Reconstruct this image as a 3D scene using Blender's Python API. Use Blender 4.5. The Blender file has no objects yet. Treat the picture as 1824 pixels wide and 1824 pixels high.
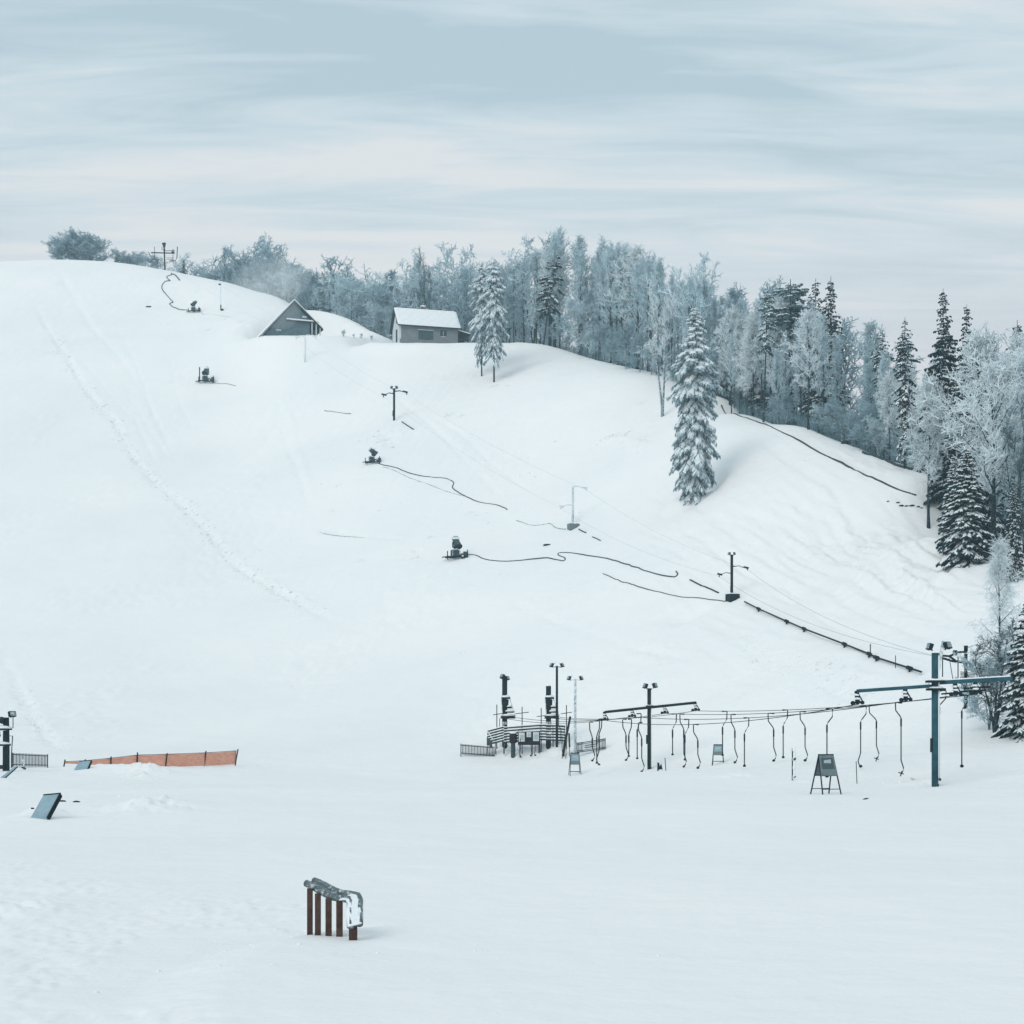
import bpy, math, random
import numpy as np
from mathutils import Vector, Matrix

S = bpy.context.scene
COL = S.collection
R = math.radians
F, CX, YH, HC = 3000.0, 912.0, 1285.0, 3.2     # focal (px of the 1824 photo), centre column, horizon row, eye height

# ---------------------------------------------------------------- materials
def nodes(m):
    m.use_nodes = True
    nt = m.node_tree
    return nt, nt.nodes, nt.links, nt.nodes['Principled BSDF']

def mat(name, col, rough=0.7, var=0.15, scale=4.0, metal=0.0, bump=0.0, bscale=20.0, frost=0.0, fcol=(.78, .84, .87)):
    """procedural: base colour varied by noise; frost = share of surface covered by rime patches"""
    m = bpy.data.materials.new(name)
    nt, N, L, b = nodes(m)
    b.inputs['Roughness'].default_value = rough
    b.inputs['Specular IOR Level'].default_value = .5 if rough < .3 else .15
    b.inputs['Metallic'].default_value = metal
    tc = N.new('ShaderNodeTexCoord')
    nz = N.new('ShaderNodeTexNoise'); nz.inputs['Scale'].default_value = scale; nz.inputs['Detail'].default_value = 6
    L.new(tc.outputs['Object'], nz.inputs['Vector'])
    rp = N.new('ShaderNodeValToRGB')
    rp.color_ramp.elements[0].position = .3; rp.color_ramp.elements[1].position = .7
    rp.color_ramp.elements[0].color = tuple(max(0, c * (1 - var)) for c in col) + (1,)
    rp.color_ramp.elements[1].color = tuple(min(1, c * (1 + var)) for c in col) + (1,)
    L.new(nz.outputs['Fac'], rp.inputs['Fac'])
    out = rp.outputs['Color']
    if frost > 0:
        n2 = N.new('ShaderNodeTexNoise'); n2.inputs['Scale'].default_value = scale * 2.3; n2.inputs['Detail'].default_value = 8
        n2.inputs['Roughness'].default_value = .7
        L.new(tc.outputs['Object'], n2.inputs['Vector'])
        r2 = N.new('ShaderNodeValToRGB')
        p = .72 - frost * .45
        r2.color_ramp.elements[0].position = max(0, p - .05); r2.color_ramp.elements[1].position = min(1, p + .05)
        L.new(n2.outputs['Fac'], r2.inputs['Fac'])
        mx = N.new('ShaderNodeMix'); mx.data_type = 'RGBA'
        L.new(r2.outputs['Color'], mx.inputs['Factor'])
        L.new(out, mx.inputs['A']); mx.inputs['B'].default_value = tuple(fcol) + (1,)
        out = mx.outputs['Result']
    L.new(out, b.inputs['Base Color'])
    if bump > 0:
        n3 = N.new('ShaderNodeTexNoise'); n3.inputs['Scale'].default_value = bscale; n3.inputs['Detail'].default_value = 5
        L.new(tc.outputs['Object'], n3.inputs['Vector'])
        bp = N.new('ShaderNodeBump'); bp.inputs['Strength'].default_value = bump; bp.inputs['Distance'].default_value = .05
        L.new(n3.outputs['Fac'], bp.inputs['Height']); L.new(bp.outputs['Normal'], b.inputs['Normal'])
    return m

def snow_mat(name, col=(.895, .908, .906), big=True):
    m = bpy.data.materials.new(name)
    nt, N, L, b = nodes(m)
    b.inputs['Roughness'].default_value = .75
    b.inputs['Specular IOR Level'].default_value = .2
    geo = N.new('ShaderNodeNewGeometry')
    # faint tint differences of old and fresh snow
    n1 = N.new('ShaderNodeTexNoise'); n1.inputs['Scale'].default_value = .05; n1.inputs['Detail'].default_value = 5
    L.new(geo.outputs['Position'], n1.inputs['Vector'])
    rp = N.new('ShaderNodeValToRGB')
    rp.color_ramp.elements[0].position = .35; rp.color_ramp.elements[1].position = .65
    rp.color_ramp.elements[0].color = (col[0] * .95, col[1] * .965, col[2] * .98, 1)
    rp.color_ramp.elements[1].color = tuple(col) + (1,)
    L.new(n1.outputs['Fac'], rp.inputs['Fac']); L.new(rp.outputs['Color'], b.inputs['Base Color'])
    prev = None
    for sc, st, di, det in ((.35, .25, .6, 4), (1.6, .30, .16, 6), (9., .28, .03, 5)):
        n = N.new('ShaderNodeTexNoise'); n.inputs['Scale'].default_value = sc; n.inputs['Detail'].default_value = det
        n.inputs['Roughness'].default_value = .6
        L.new(geo.outputs['Position'], n.inputs['Vector'])
        bp = N.new('ShaderNodeBump'); bp.inputs['Strength'].default_value = st; bp.inputs['Distance'].default_value = di
        L.new(n.outputs['Fac'], bp.inputs['Height'])
        if prev: L.new(prev, bp.inputs['Normal'])
        prev = bp.outputs['Normal']
    L.new(prev, b.inputs['Normal'])
    return m

M = {}
M['snow'] = snow_mat('snow_surface')
M['cap'] = mat('snow_cap', (.86, .90, .92), .8, .04, 3, bump=.3, bscale=8)
M['steel'] = mat('dark_steel', (.010, .023, .029), .8, .3, 3, frost=.05, fcol=(.30, .40, .45))
M['black'] = mat('black_steel', (.012, .024, .029), .8, .3, 3)
M['grey_steel'] = mat('grey_steel', (.20, .27, .30), .45, .2, 3, metal=.3, frost=.35)
M['rimed_steel'] = mat('rimed_steel', (.34, .43, .47), .6, .2, 3, frost=.5)
M['pale_steel'] = mat('pale_rimed_steel', (.55, .64, .68), .6, .15, 3, frost=.6)
M['blue_steel'] = mat('teal_painted_steel', (.024, .088, .115), .7, .25, 2.0, frost=.10, fcol=(.2, .36, .42))
M['wood'] = mat('brown_post_wood', (.082, .050, .042), .8, .35, 9, bump=.4, bscale=30)
M['pipe'] = mat('grey_plastic_pipe', (.115, .155, .17), .45, .3, 7, bump=.25, bscale=25, frost=.34, fcol=(.5, .57, .6))
M['orange'] = None
M['board'] = mat('grey_blue_board', (.27, .39, .45), .6, .12, 2, frost=.15, fcol=(.5, .6, .64))
M['panel_dark'] = mat('sign_panel_dark', (.07, .10, .11), .6, .2, 5, frost=.1, fcol=(.25, .3, .32))
M['panel_pale'] = mat('sign_panel_pale', (.40, .48, .50), .6, .15, 6, frost=.2)
M['panel_grey'] = mat('sign_panel_grey', (.16, .205, .22), .6, .15, 5, frost=.12, fcol=(.4, .46, .48))
M['paper'] = mat('pale_notice', (.58, .64, .66), .7, .12, 8, frost=.2, fcol=(.25, .3, .33))
M['hut_dark'] = mat('dark_brown_board', (.022, .022, .026), .8, .3, 5)
M['slat'] = mat('dark_slat_wood', (.045, .065, .075), .8, .25, 3, frost=.12)
M['patchy_snow'] = mat('patchy_snow', (.20, .26, .28), .8, .2, 4, frost=.86, fcol=(.82, .87, .90), bump=.4, bscale=14)
M['wall_grey'] = mat('shaded_grey_wall', (.20, .225, .235), .9, .08, 1.2, bump=.2, bscale=5)  # shade on the house front is put into this grey
M['wall_pale'] = mat('lit_gable_pale_trim', (.58, .63, .65), .9, .08, 1.5)  # side light on the left gable put into this tone; also plain pale trim
M['cabin'] = mat('weathered_cabin_boards', (.11, .165, .19), .8, .25, 1.6, frost=.2, fcol=(.24, .33, .37))
M['trim'] = mat('dark_roof_trim', (.03, .045, .05), .7, .2, 3)
M['glass'] = mat('dark_window_glass', (.03, .045, .055), .15, .2, 2)
M['door'] = mat('dark_teal_door', (.06, .105, .115), .6, .2, 3)
M['gun'] = mat('worn_grey_steel', (.045, .075, .085), .7, .35, 2, frost=.2, fcol=(.4, .48, .52))
M['hose'] = mat('dark_rubber_hose', (.03, .055, .065), .6, .3, 1.5, frost=.12, fcol=(.5, .58, .62))
M['hose_pale'] = mat('frosted_rubber_hose', (.22, .30, .33), .7, .3, 1.0, frost=.42, fcol=(.7, .76, .79))
M['bark'] = mat('dark_bark', (.026, .044, .052), .9, .35, 3, frost=.22, fcol=(.34, .45, .50))
M['bark_pale'] = mat('rimed_bark', (.10, .15, .17), .9, .35, 2, frost=.45, fcol=(.50, .60, .64))
M['frost'] = mat('rime_twigs', (.57, .72, .78), .9, .2, .35)
M['frost_white'] = mat('white_rime_twigs', (.76, .85, .885), .9, .12, .5)
M['frost_grey'] = mat('grey_rime_twigs', (.35, .49, .55), .9, .25, .35)
M['twig_dark'] = mat('dark_twigs', (.10, .155, .175), .9, .3, .5, frost=.3, fcol=(.5, .6, .64))
M['needle'] = mat('dark_spruce_needles', (.016, .044, .050), .8, .4, 1.5, frost=.2, fcol=(.20, .30, .34))
M['needle_mid'] = mat('rimed_spruce_needles', (.075, .15, .17), .85, .35, 1.2, frost=.25, fcol=(.36, .48, .53))
M['needle_rime'] = mat('hoar_spruce_needles', (.14, .24, .27), .85, .35, 1.2, frost=.5, fcol=(.56, .68, .73))
M['tree_snow'] = mat('tree_snow', (.78, .85, .88), .8, .06, 1.0)
M['grass'] = mat('dead_grass', (.12, .14, .13), .9, .3, 2)
M['scrub'] = mat('grey_scrub', (.20, .31, .355), .9, .3, .6)

# orange net: woven open mesh
def net_mat():
    m = bpy.data.materials.new('orange_net')
    nt, N, L, b = nodes(m)
    b.inputs['Roughness'].default_value = .7
    tc = N.new('ShaderNodeTexCoord')
    nz = N.new('ShaderNodeTexNoise'); nz.inputs['Scale'].default_value = 3.5; nz.inputs['Detail'].default_value = 6
    mp = N.new('ShaderNodeMapping'); mp.inputs['Scale'].default_value = (.6, .6, 5)
    L.new(tc.outputs['Object'], mp.inputs['Vector']); L.new(mp.outputs['Vector'], nz.inputs['Vector'])
    rp = N.new('ShaderNodeValToRGB')
    rp.color_ramp.elements[0].position = .3; rp.color_ramp.elements[0].color = (.66, .23, .13, 1)
    rp.color_ramp.elements[1].position = .75; rp.color_ramp.elements[1].color = (.80, .48, .37, 1)
    L.new(nz.outputs['Fac'], rp.inputs['Fac']); L.new(rp.outputs['Color'], b.inputs['Base Color'])
    return m
M['orange'] = net_mat()

# ---------------------------------------------------------------- mesh builder
class MB:
    def __init__(s): s.v = []; s.f = []
    def add(s, vs, fs):
        n = len(s.v); s.v.extend(tuple(v) for v in vs); s.f.extend(tuple(i + n for i in q) for q in fs)
        return s
    def box(s, c, d, rx=0, ry=0, rz=0, bev=0.0):
        m = Matrix.Rotation(rz, 3, 'Z') @ Matrix.Rotation(ry, 3, 'Y') @ Matrix.Rotation(rx, 3, 'X')
        hx, hy, hz = d[0] / 2, d[1] / 2, d[2] / 2
        vs = [Vector(c) + m @ Vector((x * hx, y * hy, z * hz)) for x in (-1, 1) for y in (-1, 1) for z in (-1, 1)]
        return s.add(vs, [(0, 1, 3, 2), (4, 6, 7, 5), (0, 4, 5, 1), (2, 3, 7, 6), (0, 2, 6, 4), (1, 5, 7, 3)])
    def tube(s, pts, r, k=8, cap=True):
        pts = [Vector(p) for p in pts]
        rs = r if isinstance(r, (list, tuple)) else [r] * len(pts)
        vs, fs = [], []
        up = Vector((0, 0, 1))
        for i, p in enumerate(pts):
            d = (pts[min(i + 1, len(pts) - 1)] - pts[max(i - 1, 0)])
            d = d.normalized() if d.length > 1e-9 else up
            a = d.cross(up if abs(d.z) < .95 else Vector((1, 0, 0))).normalized(); b = d.cross(a)
            for j in range(k):
                t = 2 * math.pi * j / k
                vs.append(p + (a * math.cos(t) + b * math.sin(t)) * rs[i])
        for i in range(len(pts) - 1):
            for j in range(k):
                fs.append((i * k + j, i * k + (j + 1) % k, (i + 1) * k + (j + 1) % k, (i + 1) * k + j))
        if cap:
            fs.append(tuple(range(k - 1, -1, -1))); fs.append(tuple((len(pts) - 1) * k + j for j in range(k)))
        return s.add(vs, fs)
    def bar(s, a, b, w, h=None):
        """rectangular bar from a to b"""
        a, b = Vector(a), Vector(b); h = h or w
        d = (b - a).normalized(); up = Vector((0, 0, 1))
        x = d.cross(up if abs(d.z) < .95 else Vector((0, 1, 0))).normalized() * w / 2
        y = x.cross(d).normalized() * h / 2
        vs = [p + sx * x + sy * y for p in (a, b) for sx, sy in ((-1, -1), (1, -1), (1, 1), (-1, 1))]
        return s.add(vs, [(3, 2, 1, 0), (4, 5, 6, 7), (0, 1, 5, 4), (1, 2, 6, 5), (2, 3, 7, 6), (3, 0, 4, 7)])
    def prism(s, poly, y0, y1):
        """polygon in x,z extruded along y"""
        n = len(poly)
        vs = [(x, y0, z) for x, z in poly] + [(x, y1, z) for x, z in poly]
        fs = [tuple(range(n)), tuple(range(2 * n - 1, n - 1, -1))] + [(i, i + n, (i + 1) % n + n, (i + 1) % n) for i in range(n)]
        return s.add(vs, fs)
    def ball(s, c, r, sx=1, sy=1, sz=1, nu=10, nv=6, rough=0, seed=0):
        rnd = random.Random(seed)
        vs = [(c[0], c[1], c[2] + r * sz)]
        for i in range(1, nv):
            a = math.pi * i / nv
            for j in range(nu):
                t = 2 * math.pi * j / nu; q = r * (1 + rough * (rnd.random() - .5))
                vs.append((c[0] + q * sx * math.sin(a) * math.cos(t), c[1] + q * sy * math.sin(a) * math.sin(t), c[2] + q * sz * math.cos(a)))
        vs.append((c[0], c[1], c[2] - r * sz)); last = len(vs) - 1
        fs = [(0, 1 + j, 1 + (j + 1) % nu) for j in range(nu)]
        for i in range(nv - 2):
            for j in range(nu):
                o = 1 + i * nu
                fs.append((o + j, o + nu + j, o + nu + (j + 1) % nu, o + (j + 1) % nu))
        o = 1 + (nv - 2) * nu
        fs += [(last, o + (j + 1) % nu, o + j) for j in range(nu)]
        return s.add(vs, fs)
    def build(s, name, m, parent=None, smooth=False):
        me = bpy.data.meshes.new(name); me.from_pydata(s.v, [], s.f)
        me.materials.append(M[m] if isinstance(m, str) else m)
        if smooth:
            me.polygons.foreach_set('use_smooth', [True] * len(me.polygons))
        o = bpy.data.objects.new(name, me); COL.objects.link(o)
        if parent is not None: o.parent = parent
        return o

def tag(o, label, cat, group=None, kind=None):
    o['label'] = label; o['category'] = cat
    if group: o['group'] = group
    if kind: o['kind'] = kind
    return o

def thing(name, label, cat, loc=(0, 0, 0), rz=0, group=None):
    o = bpy.data.objects.new(name, None); COL.objects.link(o)
    o.empty_display_size = .2
    o.location = loc; o.rotation_euler = (0, 0, rz)
    return tag(o, label, cat, group)

def copy_tree(o, parent=None):
    c = o.copy(); COL.objects.link(c)
    if parent is not None: c.parent = parent
    for ch in list(o.children): copy_tree(ch, c)
    return c

# ---------------------------------------------------------------- terrain
def W(px, py, Y):
    return ((px - CX) / F * Y, Y, HC - (py - YH) / F * Y)

ctrl = []
for px in (-500, -200, 0, 150, 300, 450):
    for py, Y in ((1200, 190), (1000, 240), (800, 300), (683, 340), (557, 395)):
        ctrl.append(W(px, py, Y))
crest = [(-500, 478, 455), (-200, 472, 455), (0, 473, 455), (80, 468, 455), (190, 470, 450), (300, 485, 440), (430, 511, 422), (497, 527, 408), (560, 562, 395), (690, 598, 360), (760, 612, 338),
         (830, 611, 335), (970, 613, 322), (1060, 640, 312), (1115, 655, 300), (1170, 670, 288), (1230, 683, 274), (1290, 697, 258), (1340, 738, 236), (1420, 755, 214), (1500, 790, 203), (1640, 838, 180), (1820, 1035, 138)]
for i, c in enumerate(crest):
    p = W(*c); ctrl.append(p)
    d = Vector((p[0], p[1], 0)).normalized()
    for ex, dz in ((30, -.5), (90, -6)):
        q = Vector(p) + d * ex
        if i % 2 == 0 or ex == 30: ctrl.append((q.x, q.y, q.z + dz))
for c in [(-300, 1345, 140), (0, 1365, 118), (200, 1355, 130), (400, 1350, 138), (600, 1348, 142), (800, 1345, 145), (950, 1338, 148), (1100, 1342, 140), (1157, 1370, 113), (1300, 1348, 125),
          (1500, 1318, 115), (1650, 1303, 105), (1800, 1307, 97), (1824, 1345, 89), (1750, 1370, 88), (1665, 1400, 83.5), (2000, 1330, 92),
          (600, 1200, 187), (600, 1000, 232), (663, 827, 265), (702, 748, 288), (543, 645, 335), (500, 597, 350), (600, 640, 332), (812, 997, 218), (900, 1100, 195), (880, 680, 300),
          (900, 800, 262), (1020, 950, 220), (1180, 740, 256), (1100, 800, 245), (1235, 885, 205), (1303, 1075, 168), (1200, 1000, 185), (1655, 940, 160), (1500, 950, 178), (1450, 1050, 162),
          (1720, 1003, 145), (1600, 1050, 148), (1750, 1100, 125), (1650, 1180, 120), (1500, 1180, 130), (1350, 1200, 142), (1150, 1200, 155), (950, 1220, 165), (1200, 1270, 138), (780, 1200, 178), (1824, 1200, 108), (575, 597, 350), (540, 598, 350), (620, 601, 351), (655, 604, 350), (690, 613, 336), (900, 611, 331), (935, 611, 327), (620, 582, 385), (655, 586, 380), (780, 640, 322), (720, 660, 316), (840, 650, 312), (940, 650, 307), (2000, 1180, 110), (2100, 1030, 140)]:
    ctrl.append(W(*c))
for y in (-60, 5, 30, 55, 75):
    for x in (-120, -60, -25, 0, 20, 60, 120):
        if y >= 55 and x > 50: continue
        ctrl.append((x, y, 0))
for px in (700, 735, 770, 805, 835): ctrl.append(W(px, 612, 338)[:1] + (347.0, 79.0))
for x, y, z in ((-300, 0, 0), (300, 0, 6), (300, 150, 25), (300, 350, 50), (200, 480, 55), (0, 520, 75), (-300, 150, 2), (-300, 300, 52), (-300, 430, 112), (-300, 560, 118), (-120, 560, 118),
                (150, 60, 3), (130, 110, 8), (150, 200, 28), (120, 260, 38), (90, 330, 52), (40, 400, 66), (-20, 450, 82)):
    ctrl.append((x, y, z))
ctrl = np.array(ctrl, float)
SC = 100.0
def _phi(d2):
    return np.where(d2 > 1e-12, .5 * d2 * np.log(np.maximum(d2, 1e-12)), 0.0)
_P = ctrl[:, :2] / SC
_n = len(_P)
_d2 = ((_P[:, None, :] - _P[None, :, :]) ** 2).sum(-1)
_A = np.zeros((_n + 3, _n + 3))
_A[:_n, :_n] = _phi(_d2) + np.eye(_n) * .003
_A[:_n, _n] = 1; _A[:_n, _n + 1:] = _P; _A[_n, :_n] = 1; _A[_n + 1:, :_n] = _P.T
_b = np.zeros(_n + 3); _b[:_n] = ctrl[:, 2]
_w = np.linalg.solve(_A, _b)
def smooth01(t):
    t = np.clip(t, 0, 1); return t * t * (3 - 2 * t)
_c = W(525, 598, 350); _h = W(757, 612, 338)
PADS = [(_c[0] + 1.0, _c[1] + 5.5, _c[2], 8.5, 17), (_h[0] + .5, _h[1] + 4.5, _h[2], 10.5, 18), (*W(1237, 886, 205), 1.5, 4.5)]
FALLS = [(_h[0] - 10, _h[0] + 16, (YH - 611.5) / F, 295, 342), (_c[0] - 8, _c[0] + 9, (YH - 597.5) / F, 315, 353)]
def base_z(x, y):
    x = np.atleast_1d(np.asarray(x, float)); y = np.atleast_1d(np.asarray(y, float))
    out = np.empty_like(x)
    for a in range(0, x.size, 60000):
        q = np.stack([np.clip(x[a:a + 60000], -300, 300), np.clip(y[a:a + 60000], -60, 560)], -1) / SC
        d2 = ((q[:, None, :] - _P[None, :, :]) ** 2).sum(-1)
        out[a:a + 60000] = _phi(d2) @ _w[:_n] + _w[_n] + q @ _w[_n + 1:]
    # the level ground in front stays level
    k = smooth01((y - 60) / 35)
    out = out * k + np.clip(out, -.05, .05) * (1 - k)
    for cx_, cy_, pz, ri, ro in PADS:
        kp = smooth01((ro - np.hypot(x - cx_, y - cy_)) / (ro - ri)); out = out * (1 - kp) + pz * kp
    # the ground falls away just in front of the two houses
    for xa, xb, sl_, ya, yb in FALLS:
        kx = smooth01((x - xa) / 4 + .5) * smooth01((xb - x) / 4 + .5) * smooth01((y - ya) / 15) * smooth01((yb - y) / 1.0)
        out = out * (1 - kx) + np.minimum(out, HC + sl_ * y) * kx
    # far country beyond the hill sinks to a plain
    r = np.hypot(x, y)
    k2 = smooth01((r - 520) / 500)
    return out * (1 - k2) + np.minimum(out, 20.0) * k2

def _hash(ix, iy, s):
    h = (ix * 374761393 + iy * 668265263 + s * 1442695041) & 0xFFFFFFFF
    h = ((h ^ (h >> 13)) * 1274126177) & 0xFFFFFFFF
    return ((h ^ (h >> 16)) & 0xFFFF) / 65535.0
def vnoise(x, y, s=0):
    ix = np.floor(x).astype(np.int64); iy = np.floor(y).astype(np.int64)
    fx = x - ix; fy = y - iy
    fx = fx * fx * fx * (fx * (fx * 6 - 15) + 10); fy = fy * fy * fy * (fy * (fy * 6 - 15) + 10)
    a = _hash(ix, iy, s); b = _hash(ix + 1, iy, s); c = _hash(ix, iy + 1, s); d = _hash(ix + 1, iy + 1, s)
    return (a * (1 - fx) + b * fx) * (1 - fy) + (c * (1 - fx) + d * fx) * fy - .5

def hit_base(px, py, fn=None):
    fn = fn or base_z
    Y = np.concatenate([np.arange(8, 120, .1), np.arange(120, 560, .2)])
    X = (px - CX) / F * Y; Z = HC - (py - YH) / F * Y
    g = fn(X, Y)
    i = np.nonzero(Z <= g)[0]
    if len(i) == 0:   # ray clears the crest: take the closest approach
        j = int(np.argmin(np.where(Y > 100, Z - g, 1e9)))
    else:
        j = int(i[0])
    return float(X[j]), float(Y[j])

def seg_dist(x, y, pts):
    """distance to a polyline and position along it"""
    best = np.full(x.shape, 1e9); along = np.zeros(x.shape); side = np.zeros(x.shape); s0 = 0.0
    for (ax, ay), (bx, by) in zip(pts, pts[1:]):
        dx, dy = bx - ax, by - ay; L = math.hypot(dx, dy)
        if L < 1e-6: continue
        t = np.clip(((x - ax) * dx + (y - ay) * dy) / (L * L), 0, 1)
        ex, ey = x - ax - t * dx, y - ay - t * dy
        d = np.hypot(ex, ey); m = d < best
        best = np.where(m, d, best); along = np.where(m, s0 + t * L, along)
        side = np.where(m, (dx * ey - dy * ex) / L, side); s0 += L
    return best, along, side

def P2(pl): return [hit_base(*p) for p in pl]
# traces in the snow: (photo polyline, half width, depth, roughness)
traces = []
for pl, w, dp, ro in [
        ([(48, 505), (95, 600), (150, 690), (205, 750), (235, 810), (290, 870), (340, 915), (400, 985), (470, 1040), (560, 1090), (650, 1140)], .6, -.30, 1.3),
        ([(0, 1150), (30, 1220), (70, 1290), (110, 1335)], .6, -.2, 1.0),
        ([(260, 690), (330, 665), (385, 630)], .8, .3, .5), ([(300, 690), (360, 675), (390, 650)], .6, .25, .5),
        ([(100, 480), (150, 560), (215, 640), (250, 690)], .8, -.25, .8),
        ([(560, 940), (640, 955), (720, 960)], .5, -.22, .4),
        ([(1190, 935), (1300, 990), (1420, 1070), (1560, 1140), (1660, 1175)], .5, -.25, .2),
        ([(1150, 965), (1260, 1015), (1300, 1030)], .4, -.2, .2),
        ([(1330, 770), (1420, 830), (1500, 900), (1560, 950), (1640, 1010), (1720, 1070)], .7, -.2, .4),
        ([(1430, 840), (1470, 880), (1500, 930), (1580, 990), (1650, 1040), (1715, 1100)], .5, .3, .4),
        ([(1240, 920), (1330, 965), (1430, 1030), (1540, 1090), (1680, 1150)], .45, -.25, .3),
        ([(1300, 900), (1400, 960), (1520, 1020), (1640, 1090), (1720, 1140)], .45, -.25, .3),
        ([(1340, 890), (1460, 950), (1560, 1010), (1660, 1070), (1730, 1120)], .45, -.22, .3),
        ([(1210, 960), (1290, 990), (1400, 1045), (1500, 1095), (1600, 1145)], .4, -.22, .3),
        ([(1420, 900), (1520, 965), (1600, 1020), (1690, 1090)], .45, -.22, .3),
        ([(700, 700), (780, 770), (860, 850), (900, 890)], .4, -.18, .3),
        ([(760, 740), (850, 800), (960, 880), (1040, 920)], .4, -.15, .3),
        ([(1310, 1140), (1400, 1180), (1480, 1215), (1560, 1245)], .9, -.2, 1.0),
        ([(1180, 1090), (1240, 1100)], 1.6, -.5, .2),
        ([(900, 1060), (1000, 1110), (1120, 1150), (1250, 1180)], .5, -.15, .5),
        ([(640, 790), (680, 770), (700, 800)], 1.2, -.3, 1.0),
        ([(1060, 790), (1110, 775), (1150, 800)], 1.0, .35, 1.0),
        ([(700, 1000), (740, 985), (760, 1000)], 1.0, -.25, 1.0)]:
    traces.append((P2(pl), w, dp, ro))
tr_ = random.Random(12)
for i in range(26):     # single ski runs down the right-hand slope
    xa = tr_.uniform(1130, 1560); ya = 880 + (xa - 1130) * .02 + tr_.uniform(-30, 90); xb = xa + tr_.uniform(200, 420); yb = ya + (xb - xa) * tr_.uniform(.36, .62)
    if xb > 1735: yb -= (xb - 1735) * .5; xb = 1735
    xm = (xa + xb) / 2 + tr_.uniform(-15, 15); ym = (ya + yb) / 2 + tr_.uniform(-14, 6)
    traces.append((P2([(xa, ya), ((xa + xm) / 2, (ya + ym) / 2 - 3), (xm, ym), ((xb + xm) / 2, (yb + ym) / 2 - 3), (xb, min(yb, 1165))]), tr_.uniform(.22, .4), tr_.choice((-.14, -.18, -.10, .12)), .25))
for i in range(10):
    xa = tr_.uniform(60, 520); ya = 560 + tr_.uniform(0, 160); xb = xa + tr_.uniform(40, 160); yb = ya + tr_.uniform(120, 260)
    traces.append((P2([(xa, ya), ((xa + xb) / 2 - 8, (ya + yb) / 2), (xb, yb)]), tr_.uniform(.3, .5), tr_.choice((-.14, -.1, .1)), .4))
# mounds: (px, py, radius across, radius along, height, lumpiness)
mounds = []
for px, py, rx, ry, h, lu in [(225, 1374, 3.6, 2.6, .42, .3), (262, 1378, 1.7, 1.5, .45, .5), (250, 1385, 1.2, 1.0, .3, .6), (265, 1440, 1.6, 2.6, .22, .9), (150, 1366, 2.0, 1.5, .10, .2), (80, 1456, .7, .8, .42, .15),
                              (75, 1460, 3.2, 2.2, .15, .2), (1640, 1396, 1.2, .5, .16, .9), (1610, 1398, .8, .4, .1, .6), (910, 1336, 4.0, 2.5, .55, .5), (985, 1338, 3.5, 2.5, .5, .5), (20, 1628, 1.0, 1.5, .16, .5),
                              (60, 1738, .22, .16, .03, .5), (470, 1663, .5, .35, .06, .7), (1430, 1395, 2.5, 1.0, .14, .8), (1300, 1385, 2.0, 1.0, .12, .8), (0, 1400, 2.0, 2.0, .25, .3)]:
    x, y = hit_base(px, py); mounds.append((x, y, rx, ry, h, lu))
bank = P2([(285, 1900), (300, 1800), (360, 1735), (450, 1700), (540, 1676), (620, 1668), (700, 1662), (900, 1650), (1300, 1630), (1900, 1600)])

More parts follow.
